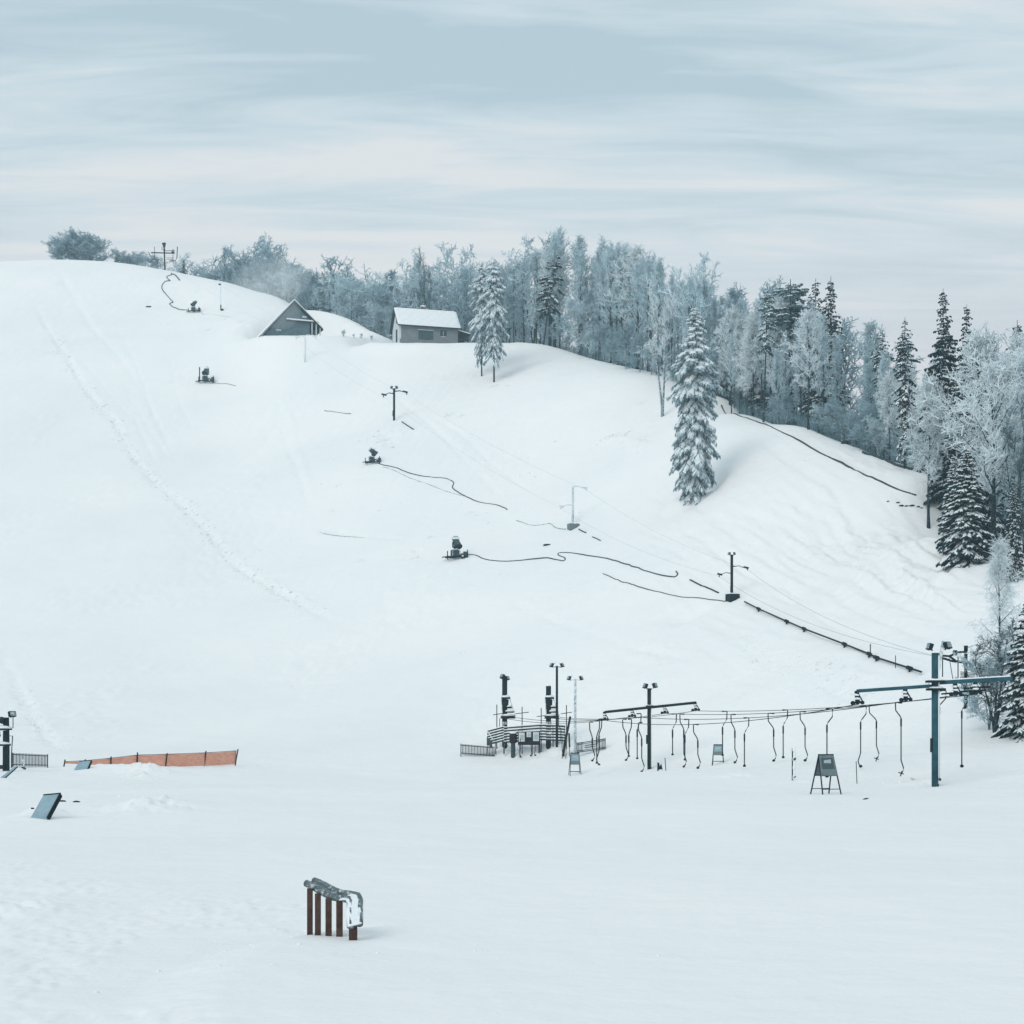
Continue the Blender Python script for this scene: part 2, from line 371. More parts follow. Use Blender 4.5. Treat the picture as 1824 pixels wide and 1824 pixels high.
def det_z(x, y):
    r = np.hypot(x, y)
    near = np.clip(r / 40, .12, 1)
    z = vnoise(x / 30, y / 30, 1) * .22 * smooth01((y - 85) / 60) * smooth01((560 - y) / 60)
    z += vnoise(x / 7, y / 7, 2) * .15 * near + vnoise(x / 2.3, y / 2.3, 3) * .08 * near * near + vnoise(x / .8, y / .8, 4) * .030 * np.clip(r / 25, .25, 1)
    # ski tracks and wind streaks on the right-hand slope, running down the fall line
    a = x + .17 * y; q = smooth01((x - 8) / 14) * smooth01((y - 108) / 20) * smooth01((232 - y) / 30)
    z += q * (vnoise(a / 1.4, y / 40, 31) * .05 + vnoise(a / .5, y / 30, 32) * .11 + vnoise((a + y * .10) / .42, y / 26, 34) * .12 + vnoise((a - y * .08) / .5, y / 30, 38) * .09) * (.35 + .9 * smooth01(vnoise(x / 9, y / 30, 33) + .5))
    a2 = x - .22 * y; q2 = smooth01((6 - x) / 14) * smooth01((y - 170) / 30) * smooth01((440 - y) / 40)
    z += q2 * (vnoise(a2 / 1.5, y / 40, 35) * .10 + vnoise(a2 / .6, y / 24, 36) * .10) * smooth01(vnoise(x / 14, y / 30, 37) + .45)
    # wind crust streaks running down the piste
    ru = smooth01((vnoise(x / 11, y / 16, 6) - .02) / .2)
    z += ru * (vnoise(x / .9, y / 1.6, 7) * .16 + vnoise(x / .45, y / .6, 8) * .06) * smooth01((y - 70) / 60)
    # near rough crust, left foreground
    ru2 = smooth01((vnoise(x / 2.2 + 40, y / 4, 9) - .08) / .15) * smooth01((46 - y) / 10)
    z += ru2 * vnoise(x / .16, y / .3, 10) * .055 * smooth01((-1.5 - x) / 3)
    for pts, w, dp, ro in traces:
        xs = [p[0] for p in pts]; ys = [p[1] for p in pts]; g = 5 * w
        m = (x > min(xs) - g) & (x < max(xs) + g) & (y > min(ys) - g) & (y < max(ys) + g)
        if not m.any(): continue
        xm, ym = x[m], y[m]
        d, s, sd = seg_dist(xm, ym, pts)
        L = sum(math.hypot(b[0] - a[0], b[1] - a[1]) for a, b in zip(pts, pts[1:]))
        fade = smooth01(s / (.12 * L)) * smooth01((L - s) / (.12 * L))
        br = .45 + .55 * smooth01((vnoise(s / 6, s * 0 + w * 17, 11) + .25) / .3)
        prof = np.exp(-(d / w) ** 2) * dp - np.exp(-((sd - 1.7 * w) / (.8 * w)) ** 2) * dp * .18
        rough = ro * np.exp(-(d / (2.2 * w)) ** 2) * (vnoise(xm / .7, ym / .8, 12) * .5 + vnoise(xm / .35, ym / .35, 13) * .25)
        zz = z[m]; zz += (prof * br + rough * .6 * br) * fade; z[m] = zz
    for mx, my, rx, ry, h, lu in mounds:
        m = (np.abs(x - mx) < 3 * rx) & (np.abs(y - my) < 3 * ry)
        if not m.any(): continue
        xm, ym = x[m], y[m]
        e = np.exp(-((xm - mx) / rx) ** 2 - ((ym - my) / ry) ** 2)
        zz = z[m]; zz += h * e * (1 + lu * 2 * (vnoise(xm / (.35 * rx), ym / (.35 * ry), 14) + .6 * vnoise(xm / (.14 * rx), ym / (.14 * ry), 15))); z[m] = zz
    m = (y < 60) & (np.abs(x) < 60)
    if m.any():
        d, s, sd = seg_dist(x[m], y[m], bank)
        inside = sd < 0     # the near side of the bank edge
        q = smooth01(np.where(inside, d, -d) / 1.3 + .5) * np.exp(-np.where(inside, d, 0) / 9.0)
        ed = np.exp(-(d / .5) ** 2) * (vnoise(x[m] / .22, y[m] / .22, 16) * .035)
        zz = z[m]; zz += .21 * q + ed; z[m] = zz
    return z
def ground(x, y):
    x = np.atleast_1d(np.asarray(x, float)); y = np.atleast_1d(np.asarray(y, float))
    return base_z(x, y) + det_z(x, y)
def gz(x, y): return float(ground([x], [y])[0])
def at(px, py):
    """photo pixel on the snow -> point on the ground, metres per photo pixel there"""
    x, y = hit_base(px, py, ground)
    return Vector((x, y, gz(x, y))), y / F
def at_depth(px, Y):
    x = (px - CX) / F * Y
    return Vector((x, Y, gz(x, Y))), Y / F

def build_terrain():
    fine = np.linspace(-.40, .40, 640)
    lw = -.40 - np.cumsum(np.geomspace(.002, .16, 34)); rw = .40 + np.cumsum(np.geomspace(.002, .16, 34))
    ang = np.concatenate([lw[lw > -math.pi][::-1], fine, rw[rw < math.pi]])
    rad = np.concatenate([np.geomspace(2.0, 16, 60)[:-1], np.geomspace(16, 90, 560)[:-1], np.geomspace(90, 480, 760)[:-1], np.geomspace(480, 4000, 60)])
    A, Rr = np.meshgrid(ang, rad)
    x = (np.sin(A) * Rr).ravel(); y = (np.cos(A) * Rr).ravel()
    z = base_z(x, y)
    dm = np.hypot(x, y) < 620
    z[dm] += det_z(x[dm], y[dm])
    na, nr = len(ang), len(rad)
    v = np.stack([x, y, z], -1)
    i = np.arange(nr - 1)[:, None] * na + np.arange(na - 1)[None, :]
    q = np.stack([i, i + 1, i + na + 1, i + na], -1).reshape(-1, 4)
    me = bpy.data.meshes.new('snow_ground')
    me.vertices.add(len(v)); me.vertices.foreach_set('co', v.ravel())
    me.loops.add(q.size); me.loops.foreach_set('vertex_index', q.ravel().astype(np.int32))
    me.polygons.add(len(q)); me.polygons.foreach_set('loop_start', np.arange(0, q.size, 4, dtype=np.int32))
    me.polygons.foreach_set('use_smooth', np.ones(len(q), bool))
    me.update(calc_edges=True)
    me.flip_normals()
    me.materials.append(M['snow'])
    o = bpy.data.objects.new('snow_ground', me); COL.objects.link(o); o['kind'] = 'structure'
    return o
build_terrain()

# ---------------------------------------------------------------- trees (prototypes)
class Sticks:
    """many thin three-sided sticks, batched"""
    def __init__(s): s.a = []; s.b = []; s.r = []
    def add(s, a, b, r0, r1): s.a.append(a); s.b.append(b); s.r.append((r0, r1))
    def arrays(s):
        a = np.array(s.a); b = np.array(s.b); r = np.array(s.r)
        d = b - a; d /= np.maximum(np.linalg.norm(d, axis=1, keepdims=True), 1e-9)
        ref = np.where(np.abs(d[:, 2:3]) < .9, np.array([[0, 0, 1.]]), np.array([[1., 0, 0]]))
        x = np.cross(d, ref); x /= np.linalg.norm(x, axis=1, keepdims=True); yv = np.cross(d, x)
        V = []
        for e, (p, k) in enumerate(((a, 0), (b, 1))):
            for j in range(3):
                t = 2 * math.pi * j / 3
                V.append(p + (x * math.cos(t) + yv * math.sin(t)) * r[:, k:k + 1])
        V = np.stack(V, 1).reshape(-1, 3)
        n = len(a); o = np.arange(n)[:, None] * 6
        Q = np.concatenate([o + np.array([[0, 1, 4, 3]]), o + np.array([[1, 2, 5, 4]]), o + np.array([[2, 0, 3, 5]])])
        return V, Q

def mesh_from(name, V, Fq, m, tri=None):
    me = bpy.data.meshes.new(name)
    k = Fq.shape[1]
    me.vertices.add(len(V)); me.vertices.foreach_set('co', np.asarray(V, float).ravel())
    me.loops.add(Fq.size); me.loops.foreach_set('vertex_index', Fq.ravel().astype(np.int32))
    me.polygons.add(len(Fq)); me.polygons.foreach_set('loop_start', np.arange(0, Fq.size, k, dtype=np.int32))
    me.update(calc_edges=True)
    me.materials.append(M[m])
    return me

def rvec(rnd):
    while True:
        v = Vector((rnd.uniform(-1, 1), rnd.uniform(-1, 1), rnd.uniform(-1, 1)))
        if .05 < v.length < 1: return v.normalized()

def decid(seed, H=18.0, start=.4, spread=.22, nl=20, nsub=8, ntw=8, up=.55, droop=0.0, twr=.03, tl=1.0, lean=0.0, forks=1, env='oval', trunk_r=.011, frost='frost', bark='bark'):
    rnd = random.Random(seed)
    wood = MB(); tw = Sticks()
    la = rnd.uniform(0, 6.28)
    stems = []
    for k in range(forks):
        a = la + k * 2.4
        sp = (.0 if forks == 1 else .13) * H
        pts, rs = [], []
        hh = H * (1 if k == 0 else rnd.uniform(.8, .97))
        ph = rnd.uniform(0, 6)
        for i in range(10):
            t = i / 9
            off = sp * (t ** 1.3) + lean * H * t * t
            pts.append(Vector((math.cos(a) * off + math.sin(t * 5 + ph) * .012 * H * t, math.sin(a) * off + math.cos(t * 4 + ph) * .012 * H * t, hh * t * .93)))
            rs.append(H * trunk_r * (1.25 if i == 0 else 1) * (1 - .88 * t) / (1 if forks == 1 else 1.25))
        wood.tube(pts, rs, 6); stems.append((pts, hh))
    def on(pts, t):
        f = t * (len(pts) - 1); i = min(int(f), len(pts) - 2); return pts[i].lerp(pts[i + 1], f - i)
    for pts, hh in stems:
        for i in range(max(4, nl // forks)):
            t = start + (1 - start) * ((i + rnd.random()) / (nl // forks)) ** .9
            t = min(t, .99)
            p = on(pts, t); q = (t - start) / (1 - start)
            if env == 'oval': prof = .45 + .75 * math.sin(math.pi * min(1, .18 + q * .75))
            elif env == 'cone': prof = 1.05 - .8 * q
            else: prof = .35 + .9 * q * (1.25 - q * .75)       # vase
            a = i * 2.4 + rnd.uniform(-.5, .5)
            el = R(rnd.uniform(12, 35)) + up * q * R(50) + up * R(18)
            L = spread * H * prof * rnd.uniform(.7, 1.2)
            d = Vector((math.cos(a) * math.cos(el), math.sin(a) * math.cos(el), math.sin(el)))
            lp = [p]; dd = d.copy()
            for s in range(4):
                dd = (dd + rvec(rnd) * .22 + Vector((0, 0, .16 * up - droop * .22 * s))).normalized()
                lp.append(lp[-1] + dd * L / 4)
            r0 = max(.02, H * trunk_r * .42 * (1 - .6 * q))
            wood.tube(lp, [r0 * (1 - .8 * s / 4) for s in range(5)], 4, cap=False)
            for j in range(nsub):
                u = .22 + .78 * (j + rnd.random()) / nsub
                sp_ = on(lp, min(u, .99)); dl = (lp[-1] - lp[0]).normalized()
                sd = (dl * .6 + rvec(rnd) * .85 + Vector((0, 0, .3 * up - .5 * droop))).normalized()
                sl = L * rnd.uniform(.22, .42) * (1.15 - .4 * u)
                mid = sp_ + sd * sl * .5; sd2 = (sd + rvec(rnd) * .35 + Vector((0, 0, .2 * up - 1.0 * droop))).normalized(); end = mid + sd2 * sl * .5
                tw.add(tuple(sp_), tuple(mid), twr * 1.5, twr * 1.2); tw.add(tuple(mid), tuple(end), twr * 1.2, twr * .8)
                for k in range(ntw):
                    v = .15 + .85 * (k + rnd.random()) / ntw
                    b0 = sp_.lerp(mid, v * 2) if v < .5 else mid.lerp(end, v * 2 - 1)
                    td = (sd2 * .5 + rvec(rnd) * .8 + Vector((0, 0, .45 * up - 1.5 * droop))).normalized()
                    ll = tl * rnd.uniform(.35, .8)
                    b1 = b0 + td * ll
                    tw.add(tuple(b0), tuple(b1), twr, twr * .5)
                    for _ in range(2):
                        w0 = b0.lerp(b1, rnd.uniform(.3, .9))
                        w1 = w0 + (td * .6 + rvec(rnd) * .8 + Vector((0, 0, -1.2 * droop))).normalized() * ll * rnd.uniform(.35, .6)
                        tw.add(tuple(w0), tuple(w1), twr * .8, twr * .4)
    V, Q = tw.arrays()
    wm = bpy.data.meshes.new('trunk'); wm.from_pydata(wood.v, [], wood.f); wm.materials.append(M[bark])
    wm.polygons.foreach_set('use_smooth', [True] * len(wm.polygons))
    return {'H': H, 'parts': [('trunk', wm), ('crown', mesh_from('crown', V, Q, frost))]}

def spruce(seed, H=20.0, Rad=3.0, start=.05, col=False, zj=.35, power=.7, droop=.5, dens=1.0, needle='needle', snowp=.8, sway=0.0, ragged=.25, bark='bark', snow_w=.85):
    rnd = random.Random(seed)
    wood = MB(); nv, nf, sv, sf = [], [], [], []
    pts = [Vector((sway * H * (i / 6) ** 2, 0, H * i / 6)) for i in range(7)]
    wood.tube(pts, [H * .011 * (1 - .93 * i / 6) + .01 for i in range(7)], 6)
    def frond(p, d, L, w, side, top):
        # one hanging spray of needles: a bent diamond, and the snow lying on it
        n = len(nv)
        tip = p + d * L + Vector((0, 0, -.18 * L)); mid = p + d * L * .55
        ww = side * w
        nv.extend([p, mid + ww + Vector((0, 0, -.10 * L)), tip, mid - ww + Vector((0, 0, -.10 * L)), mid + Vector((0, 0, .04))])
        nf.extend([(n, n + 1, n + 4), (n + 1, n + 2, n + 4), (n + 2, n + 3, n + 4), (n + 3, n, n + 4)])
        for s in (-1, 1):                               # twigs hanging below
            n = len(nv); a = mid + ww * s * .7; b = p + d * L * .85
            nv.extend([a, b, b + Vector((0, 0, -.42 * L)) + ww * s * .3, a + Vector((0, 0, -.30 * L))])
            nf.extend([(n, n + 1, n + 2), (n, n + 2, n + 3)])
        if rnd.random() < snowp:
            n = len(sv); k = snow_w; h = .06 + .10 * w
            sv.extend([p + Vector((0, 0, .04)), mid + ww * k + Vector((0, 0, -.05 * L + .03)), p + d * L * .98 + Vector((0, 0, -.15 * L + .04)), mid - ww * k + Vector((0, 0, -.05 * L + .03)), mid + Vector((0, 0, .05 + h))])
            sf.extend([(n, n + 1, n + 4), (n + 1, n + 2, n + 4), (n + 2, n + 3, n + 4), (n + 3, n, n + 4)])
    z = start * H; wi = 0
    while z < H * .985:
        t = z / H; q = (t - start) / (1 - start)
        Rm = Rad * (min(1, (1 - q) * 3.8) ** .8 * (.70 + .30 * min(1, q * 4)) * (1 + .16 * math.sin(q * 17 + seed)) if col else (1 - q) ** power * (.75 + .25 * min(1, q * 8)))
        nb = max(3, int((5 + 2 * (Rm > .9)) * dens))
        for b in range(nb):
            L = max(.22, Rm * rnd.uniform(1 - ragged * 1.6, 1 + ragged * .6)); a = b * 6.283 / nb + wi * 1.1 + rnd.uniform(-.35, .35)
            h = Vector((math.cos(a), math.sin(a), 0)); sd = Vector((-h.y, h.x, 0))
            dr = droop * (1.05 - .75 * q) * rnd.uniform(.55, 1.3); base = Vector((sway * H * t * t, 0, z + rnd.uniform(-zj, zj) * (1 - .6 * q)))
            def sp(u): return base + h * L * u + Vector((0, 0, L * (.16 * q * u - dr * u ** 1.5 + .12 * dr * u ** 4)))
            ns = max(2, int(L / .34 * dens + 1))
            for k in range(ns):
                u = .18 + .75 * k / max(1, ns - 1) if ns > 1 else .5
                p0 = sp(u); fw = (sp(min(1, u + .12)) - sp(u)).normalized()
                fl = (.34 * L * (1.1 - .65 * u) + .20) * rnd.uniform(.75, 1.25)
                for s in (-1, 1):
                    d = (sd * s * rnd.uniform(.5, .9) + fw * rnd.uniform(.6, 1) + Vector((0, 0, rnd.uniform(-.25, .05)))).normalized()
                    frond(p0, d, fl, fl * rnd.uniform(.22, .32), d.cross(Vector((0, 0, 1))).normalized(), k)
            frond(sp(.78), (sp(1) - sp(.78)).normalized(), .3 * L + .2, .10 + .05 * L, sd, 9)
        z += (.42 + .25 * rnd.random()) * (1 - .45 * q) / max(.6, dens) * (H / 18) ** .5; wi += 1
    wm = bpy.data.meshes.new('trunk'); wm.from_pydata(wood.v, [], wood.f); wm.materials.append(M[bark])
    parts = [('trunk', wm), ('crown', mesh_from('crown', np.array([tuple(v) for v in nv]), np.array(nf), needle))]
    if sv: parts.append(('snow_cover', mesh_from('snow_cover', np.array([tuple(v) for v in sv]), np.array(sf), 'tree_snow')))
    return {'H': H, 'parts': parts}

def plant(proto, loc, H, name, label, cat='tree', group=None, rz=0.0, fat=1.0, tilt=(0, 0)):
    o = thing(name, label, cat, loc, rz, group)
    s = H / proto['H']; o.scale = (s * fat, s * fat, s)
    o.rotation_euler = (tilt[0], tilt[1], rz)
    for pn, me in proto['parts']:
        c = bpy.data.objects.new(pn, me); COL.objects.link(c); c.parent = o
    return o

PR = {}
PR['forest'] = [decid(10 + i, 19, start=.33 + .05 * (i % 3), spread=.17, nl=24, nsub=7, ntw=6, up=.95, twr=.034, env='vase' if i % 2 else 'oval', bark='bark') for i in range(5)]
PR['grey'] = [decid(20 + i, 17, start=.25, spread=.19, nl=22, nsub=6, ntw=5, up=.7, twr=.045, env='oval', frost='frost_grey', bark='bark') for i in range(3)]
PR['broad'] = [decid(30 + i, 14, start=.16, spread=.34, nl=24, nsub=8, ntw=6, up=.6, twr=.045, env='oval', forks=3, frost='frost' if i else 'frost_grey', bark='bark') for i in range(3)]
PR['white'] = [decid(40 + i, 15, start=.33, spread=.23, nl=24, nsub=8, ntw=6, up=.65, twr=.038, env='oval', frost='frost_white', bark='bark') for i in range(3)]
PR['limby'] = [decid(50, 17, start=.3, spread=.26, nl=14, nsub=7, ntw=5, up=.95, twr=.034, env='vase', forks=2, frost='frost_white', bark='bark_pale', trunk_r=.015)]
PR['birch'] = [decid(60 + i, 14, start=.32, spread=.20, nl=24, nsub=8, ntw=7, up=.75, droop=.22, twr=.030, tl=1.3, env='oval', frost='frost_white', bark='bark') for i in range(2)]
PR['bare'] = [decid(70 + i, 13, start=.12, spread=.30, nl=22, nsub=8, ntw=7, up=.85, twr=.024, env='vase', forks=4, frost='twig_dark' if i == 0 else 'frost', bark='bark', trunk_r=.013) for i in range(2)]
PR['dome'] = [decid(140 + i, 6, start=.05, spread=.50, nl=44, nsub=9, ntw=8, up=.55, twr=.03, tl=.8, env='oval', forks=5, frost='frost_grey', bark='bark_pale', trunk_r=.012) for i in range(2)]
PR['weeping'] = [decid(150, 14, start=.08, spread=.27, nl=26, nsub=8, ntw=7, up=.7, droop=.34, twr=.024, tl=1.6, env='cone', frost='frost_white', bark='bark')]
PR['bush'] = [decid(80 + i, 5, start=.05, spread=.5, nl=20, nsub=7, ntw=8, up=.5, twr=.022, tl=.7, env='oval', forks=4, frost='frost' if i % 2 else 'frost_grey', bark='bark_pale', trunk_r=.012) for i in range(3)]
PR['rimed'] = [spruce(90 + i, 22, 3.2, .05, True, .9, .55, 1.15, 1.25, 'needle_rime', .85, ragged=.42, snow_w=.95) for i in range(2)]
PR['rimed_bare'] = [spruce(95 + i, 22, 3.1, .27, True, .9, .62, 1.1, .95, 'needle_rime', .8, ragged=.42) for i in range(2)]
PR['dark'] = [spruce(100 + i, 18, 3.0, .04, False, .35, .8, .65, .95, 'needle', .55, ragged=.38, snow_w=.62) for i in range(3)]
PR['snowy'] = [spruce(110 + i, 12, 2.6, .06, False, .6, .75, .68, 1.15, 'needle', .75, ragged=.26, snow_w=.78) for i in range(2)]
PR['slim'] = [spruce(120 + i, 20, 1.5, .10, True, .45, .5, 1.1, .75, 'needle', .85, ragged=.5, snow_w=.75) for i in range(2)]
PR['pine'] = [spruce(130, 21, 2.0, .55, False, .4, .35, .55, .75, 'needle_mid', .75, ragged=.55), spruce(131, 20, 3.3, .38, False, .45, .55, .75, .8, 'needle', .7, ragged=.55)]

_pick = random.Random(5)
def base_tree(kind, px, py, top, name, label, idx=0, fat=1.0, group=None, sink=.15, tilt=(0, 0), cat='tree'):
    """tree with its foot on the snow at the photo pixel"""
    p, k = at(px, py)
    H = (py - top) * k
    p.z -= sink
    return plant(PR[kind][idx % len(PR[kind])], p, H + sink, name, label, cat, group, _pick.uniform(0, 6.28), fat, tilt)
def back_tree(kind, px, Y, top, name, label, idx=0, fat=1.0, group=None, cat='tree'):
    """tree whose foot is hidden: at a distance Y, reaching the photo row top"""
    p, k = at_depth(px, Y)
    H = (HC - (top - YH) / F * Y) - p.z
    p.z -= .2
    return plant(PR[kind][idx % len(PR[kind])], p, max(2.5, H + .2), name, label, cat, group, _pick.uniform(0, 6.28), fat)

# trees one can name
base_tree('rimed', 1237, 886, 546, 'spruce', 'tall snow-laden spruce standing alone on the open slope', 1, .73)
base_tree('rimed_bare', 880, 681, 460, 'spruce', 'taller of the two rimed spruces with bare lower trunks right of the house', 0, .64)
base_tree('rimed_bare', 858, 670, 464, 'spruce', 'thinner spruce just behind and left of the taller one beside the house', 1, .60)
base_tree('limby', 1180, 742, 528, 'deciduous_tree', 'bare forked tree with white limbs just left of the lone tall spruce', 0, .9)
base_tree('birch', 1654, 941, 688, 'birch_tree', 'white rimed birch on a long thin dark trunk at the wood edge', 0, 1.0)
base_tree('birch', 1664, 898, 740, 'birch_tree', 'slender rimed tree half hidden behind the birch with the long trunk', 1, .6)
base_tree('snowy', 1722, 1006, 800, 'spruce', 'bushy snow-laden spruce right of the long-trunked birch', 0, 1.15)
base_tree('snowy', 1700, 985, 815, 'spruce', 'snow-laden young spruce on the left flank of the bushy one', 1, .9)
base_tree('dark', 1806, 1035, 850, 'spruce', 'dark spruce at the right edge behind the drooping birch', 0, .8)
base_tree('weeping', 1780, 1175, 958, 'birch_tree', 'weeping white birch above the blue pylon at the right edge', 0, 1.0)
base_tree('snowy', 1832, 1310, 1070, 'spruce', 'large snow-covered spruce at the right edge beside the blue pylon', 0, 1.2)
base_tree('bare', 1772, 1305, 1140, 'deciduous_tree', 'bare bush-like tree with arching dark twigs behind the blue pylon', 0, 1.8)
base_tree('bush', 1762, 1300, 1180, 'bush', 'frosted twiggy bush at the foot of the arching tree behind the blue pylon', 1, 1.3, cat='bush')
base_tree('slim', 1612, 835, 566, 'spruce', 'slim snow-plastered spruce rising behind the long-trunked birch', 0, .95)
base_tree('pine', 1360, 752, 510, 'pine_tree', 'tall thin pine with long bare leaning trunk at the wood edge', 0, .75, tilt=(0, R(-2)))
base_tree('pine', 968, 614, 443, 'pine_tree', 'dark leaning pine with snowy boughs right of the twin spruces', 1, .9, tilt=(0, R(-8)))
base_tree('white', 1440, 765, 565, 'deciduous_tree', 'white rimed tree on a short trunk at the middle of the wood edge', 0, 1.0)
base_tree('white', 1300, 722, 560, 'deciduous_tree', 'white rimed tree right behind the lone tall spruce', 1, 1.0)
base_tree('birch', 1324, 732, 605, 'birch_tree', 'small white rimed tree left of the thin leaning pine', 0, 1.0)
back_tree('dark', 1480, 232, 492, 'spruce', 'taller of the two dark spruce tips against the sky above the wood', 0, .8)
back_tree('slim', 1453, 236, 496, 'spruce', 'thin spruce tip beside the taller dark one above the wood', 1, 1.1)
back_tree('pine', 1408, 230, 497, 'pine_tree', 'frosted full-crowned pine rising above the middle of the wood', 0, 1.7)
back_tree('dark', 1680, 190, 514, 'spruce', 'biggest dark spruce against the sky near the right edge', 1, .9)
back_tree('dark', 1722, 186, 542, 'spruce', 'pointed dark spruce right of the biggest skyline spruce', 2, .8)
back_tree('dark', 1812, 185, 570, 'spruce', 'dark spruce tip at the far right of the skyline', 0, 1.0)
back_tree('dark', 1703, 176, 650, 'spruce', 'broad dark spruce in the wood below the biggest skyline spruce', 1, 1.1)
back_tree('dark', 1676, 178, 700, 'spruce', 'dark spruce in shade just behind the white birch', 2, .9)
back_tree('dark', 1750, 170, 670, 'spruce', 'dark spruce standing in the wood behind the big frosted tree', 1, 1.0)
back_tree('white', 1768, 149, 666, 'deciduous_tree', 'big frosted many-stemmed tree at the right edge of the wood', 1, 1.25)
back_tree('white', 1800, 158, 660, 'deciduous_tree', 'frosted tree crown behind the many-stemmed tree at the right edge', 2, 1.1)
back_tree('white', 1745, 168, 612, 'deciduous_tree', 'snow-heavy rounded tree above the bushy spruce', 0, 1.0)
back_tree('bare', 1812, 147, 760, 'deciduous_tree', 'dark-stemmed frosted thicket tree cut by the right edge', 0, .8)
back_tree('slim', 1572, 205, 588, 'spruce', 'small dark spruce tip in a dip of the skyline', 0, 1.0)
back_tree('broad', 1237, 262, 478, 'deciduous_tree', 'round frosted tree top above the gap behind the lone spruce', 1, .75)
back_tree('broad', 750, 372, 468, 'deciduous_tree', 'frosted tree with dark forking limbs right behind the house', 2, .7)
back_tree('bare', 757, 352, 478, 'deciduous_tree', 'dark-limbed bare tree rising straight behind the house chimney', 0, .6)
back_tree('broad', 810, 378, 457, 'deciduous_tree', 'large round frosted tree behind the right end of the house', 1, .85)
back_tree('dome', 136, 458, 423, 'deciduous_tree', 'tallest of the three trees in the round rimed clump on the crest at upper left', 0, 1.5)
back_tree('dome', 110, 458, 432, 'deciduous_tree', 'left tree of the round rimed clump on the crest at upper left', 1, 1.5)
back_tree('dome', 163, 458, 431, 'deciduous_tree', 'right tree of the round rimed clump on the crest at upper left', 0, 1.5)
back_tree('broad', 478, 430, 434, 'deciduous_tree', 'tallest rounded rimed tree behind the crest above the triangular cabin', 0, .95)
back_tree('grey', 400, 445, 443, 'deciduous_tree', 'narrow rimed tree sticking up behind the crest left of the tallest one', 0, 1.1)
back_tree('slim', 630, 410, 484, 'spruce', 'thin spike of a tree between cabin and house on the skyline', 1, .5)
back_tree('dark', 209, 468, 446, 'spruce', 'tiny dark conifer on the crest right of the wide rounded tree', 2, 1.3)
back_tree('dark', 327, 455, 462, 'spruce', 'tiny dark conifer on the crest right of the summit mast', 0, 1.3)
base_tree('bush', 1030, 632, 548, 'bush', 'large white rimed bush at the wood edge below the leaning pine', 1, .9, cat='bush')
base_tree('bush', 1115, 658, 590, 'bush', 'rimed bush at the wood edge left of the white-limbed tree', 0, 1.0, cat='bush')
base_tree('bush', 1140, 663, 605, 'bush', 'lower grey bush touching the white-limbed tree', 2, 1.0, cat='bush')
base_tree('bush', 1500, 788, 735, 'bush', 'grey rimed bush at the wood edge above the fallen logs', 0, 1.2, cat='bush')
base_tree('bush', 1545, 802, 730, 'bush', 'grey thicket bush in the wood edge left of the slim spruce', 2, 1.2, cat='bush')
base_tree('bush', 1585, 818, 740, 'bush', 'grey thicket bush against the slim spruce', 0, 1.1, cat='bush')
for i, (px, py, tp) in enumerate(((612, 600, 590), (630, 602, 596), (644, 603, 596), (662, 607, 600))):
    base_tree('bush', px, py, tp, 'shrub', ['tallest of the four tiny shrubs on the snow left of the house', 'second tiny shrub from the cabin on the snow', 'third tiny shrub from the cabin on the snow', 'tiny shrub nearest to the left gable of the house'][i], i, 1.0, cat='shrub', sink=.05)
for i, (px, Y, tp) in enumerate(((235, 462, 458), (255, 460, 460), (275, 455, 464), (222, 465, 456))):
    back_tree('bush', px, Y, tp, 'bush', 'low rimed bush on the crest left of the summit mast', i, 1.6, 'low bushes on the crest', cat='bush')

# the wood: filled row by row behind its edge, crowns kept under the photographed skyline
sky_x = [60, 200, 320, 345, 385, 425, 445, 500, 545, 560, 610, 690, 705, 760, 820, 850, 925, 955, 985, 1040, 1100, 1150, 1185, 1210, 1240, 1270, 1320, 1345, 1400, 1440, 1480, 1520, 1570, 1620, 1680, 1720, 1760, 1824, 2000]
sky_y = [462, 462, 470, 468, 470, 470, 450, 445, 480, 490, 490, 492, 480, 474, 462, 472, 470, 440, 415, 432, 448, 452, 480, 497, 490, 522, 518, 512, 512, 535, 545, 572, 588, 592, 600, 600, 585, 590, 590]
placed = []
KEEP = [(958, 24, at(968, 614)[0].y), (1350, 16, at(1358, 745)[0].y), (1180, 12, at(1180, 742)[0].y)]
frnd = random.Random(77)
def fill(edge, depth, n, kinds, name_label_group, spacing=2.6, jit=(0, 35), fat=(.85, 1.2), front=1.0, names=None):
    E = [at(*e)[0] for e in edge]
    made = 0
    for _ in range(n * 14):
        if made >= n: break
        t = frnd.random() * (len(E) - 1); i = int(t)
        p = E[i].lerp(E[i + 1], t - i)
        d = Vector((p.x, p.y, 0)).normalized()
        q = p + d * (front + (depth - front) * frnd.random() ** .9)
        q.x += frnd.uniform(-1.5, 1.5)
        if any((q.x - a) ** 2 + (q.y - b) ** 2 < spacing ** 2 for a, b in placed): continue
        px = CX + F * q.x / q.y
        sy = float(np.interp(px, sky_x, sky_y)) + frnd.uniform(*jit)
        if any(abs(px - pp) < w_ and q.y < py_ + 1 for pp, w_, py_ in KEEP): continue
        g = gz(q.x, q.y); H = (HC - (sy - YH) / F * q.y) - g
        if H < 4: continue
        if H > 25: H = frnd.uniform(19, 25)
        kind = frnd.choice(kinds); pr = PR[kind]
        nm, lb, gr = name_label_group[1 if kind in ('dark', 'slim', 'rimed', 'snowy', 'pine') else 0]
        plant(pr[frnd.randrange(len(pr))], (q.x, q.y, g - .2), H + .2, nm, lb, 'tree', gr, frnd.uniform(0, 6.28), frnd.uniform(*fat))
        placed.append((q.x, q.y)); made += 1
    return made
NL = lambda a, b, g: (('deciduous_tree', a, g), ('spruce', b, g))
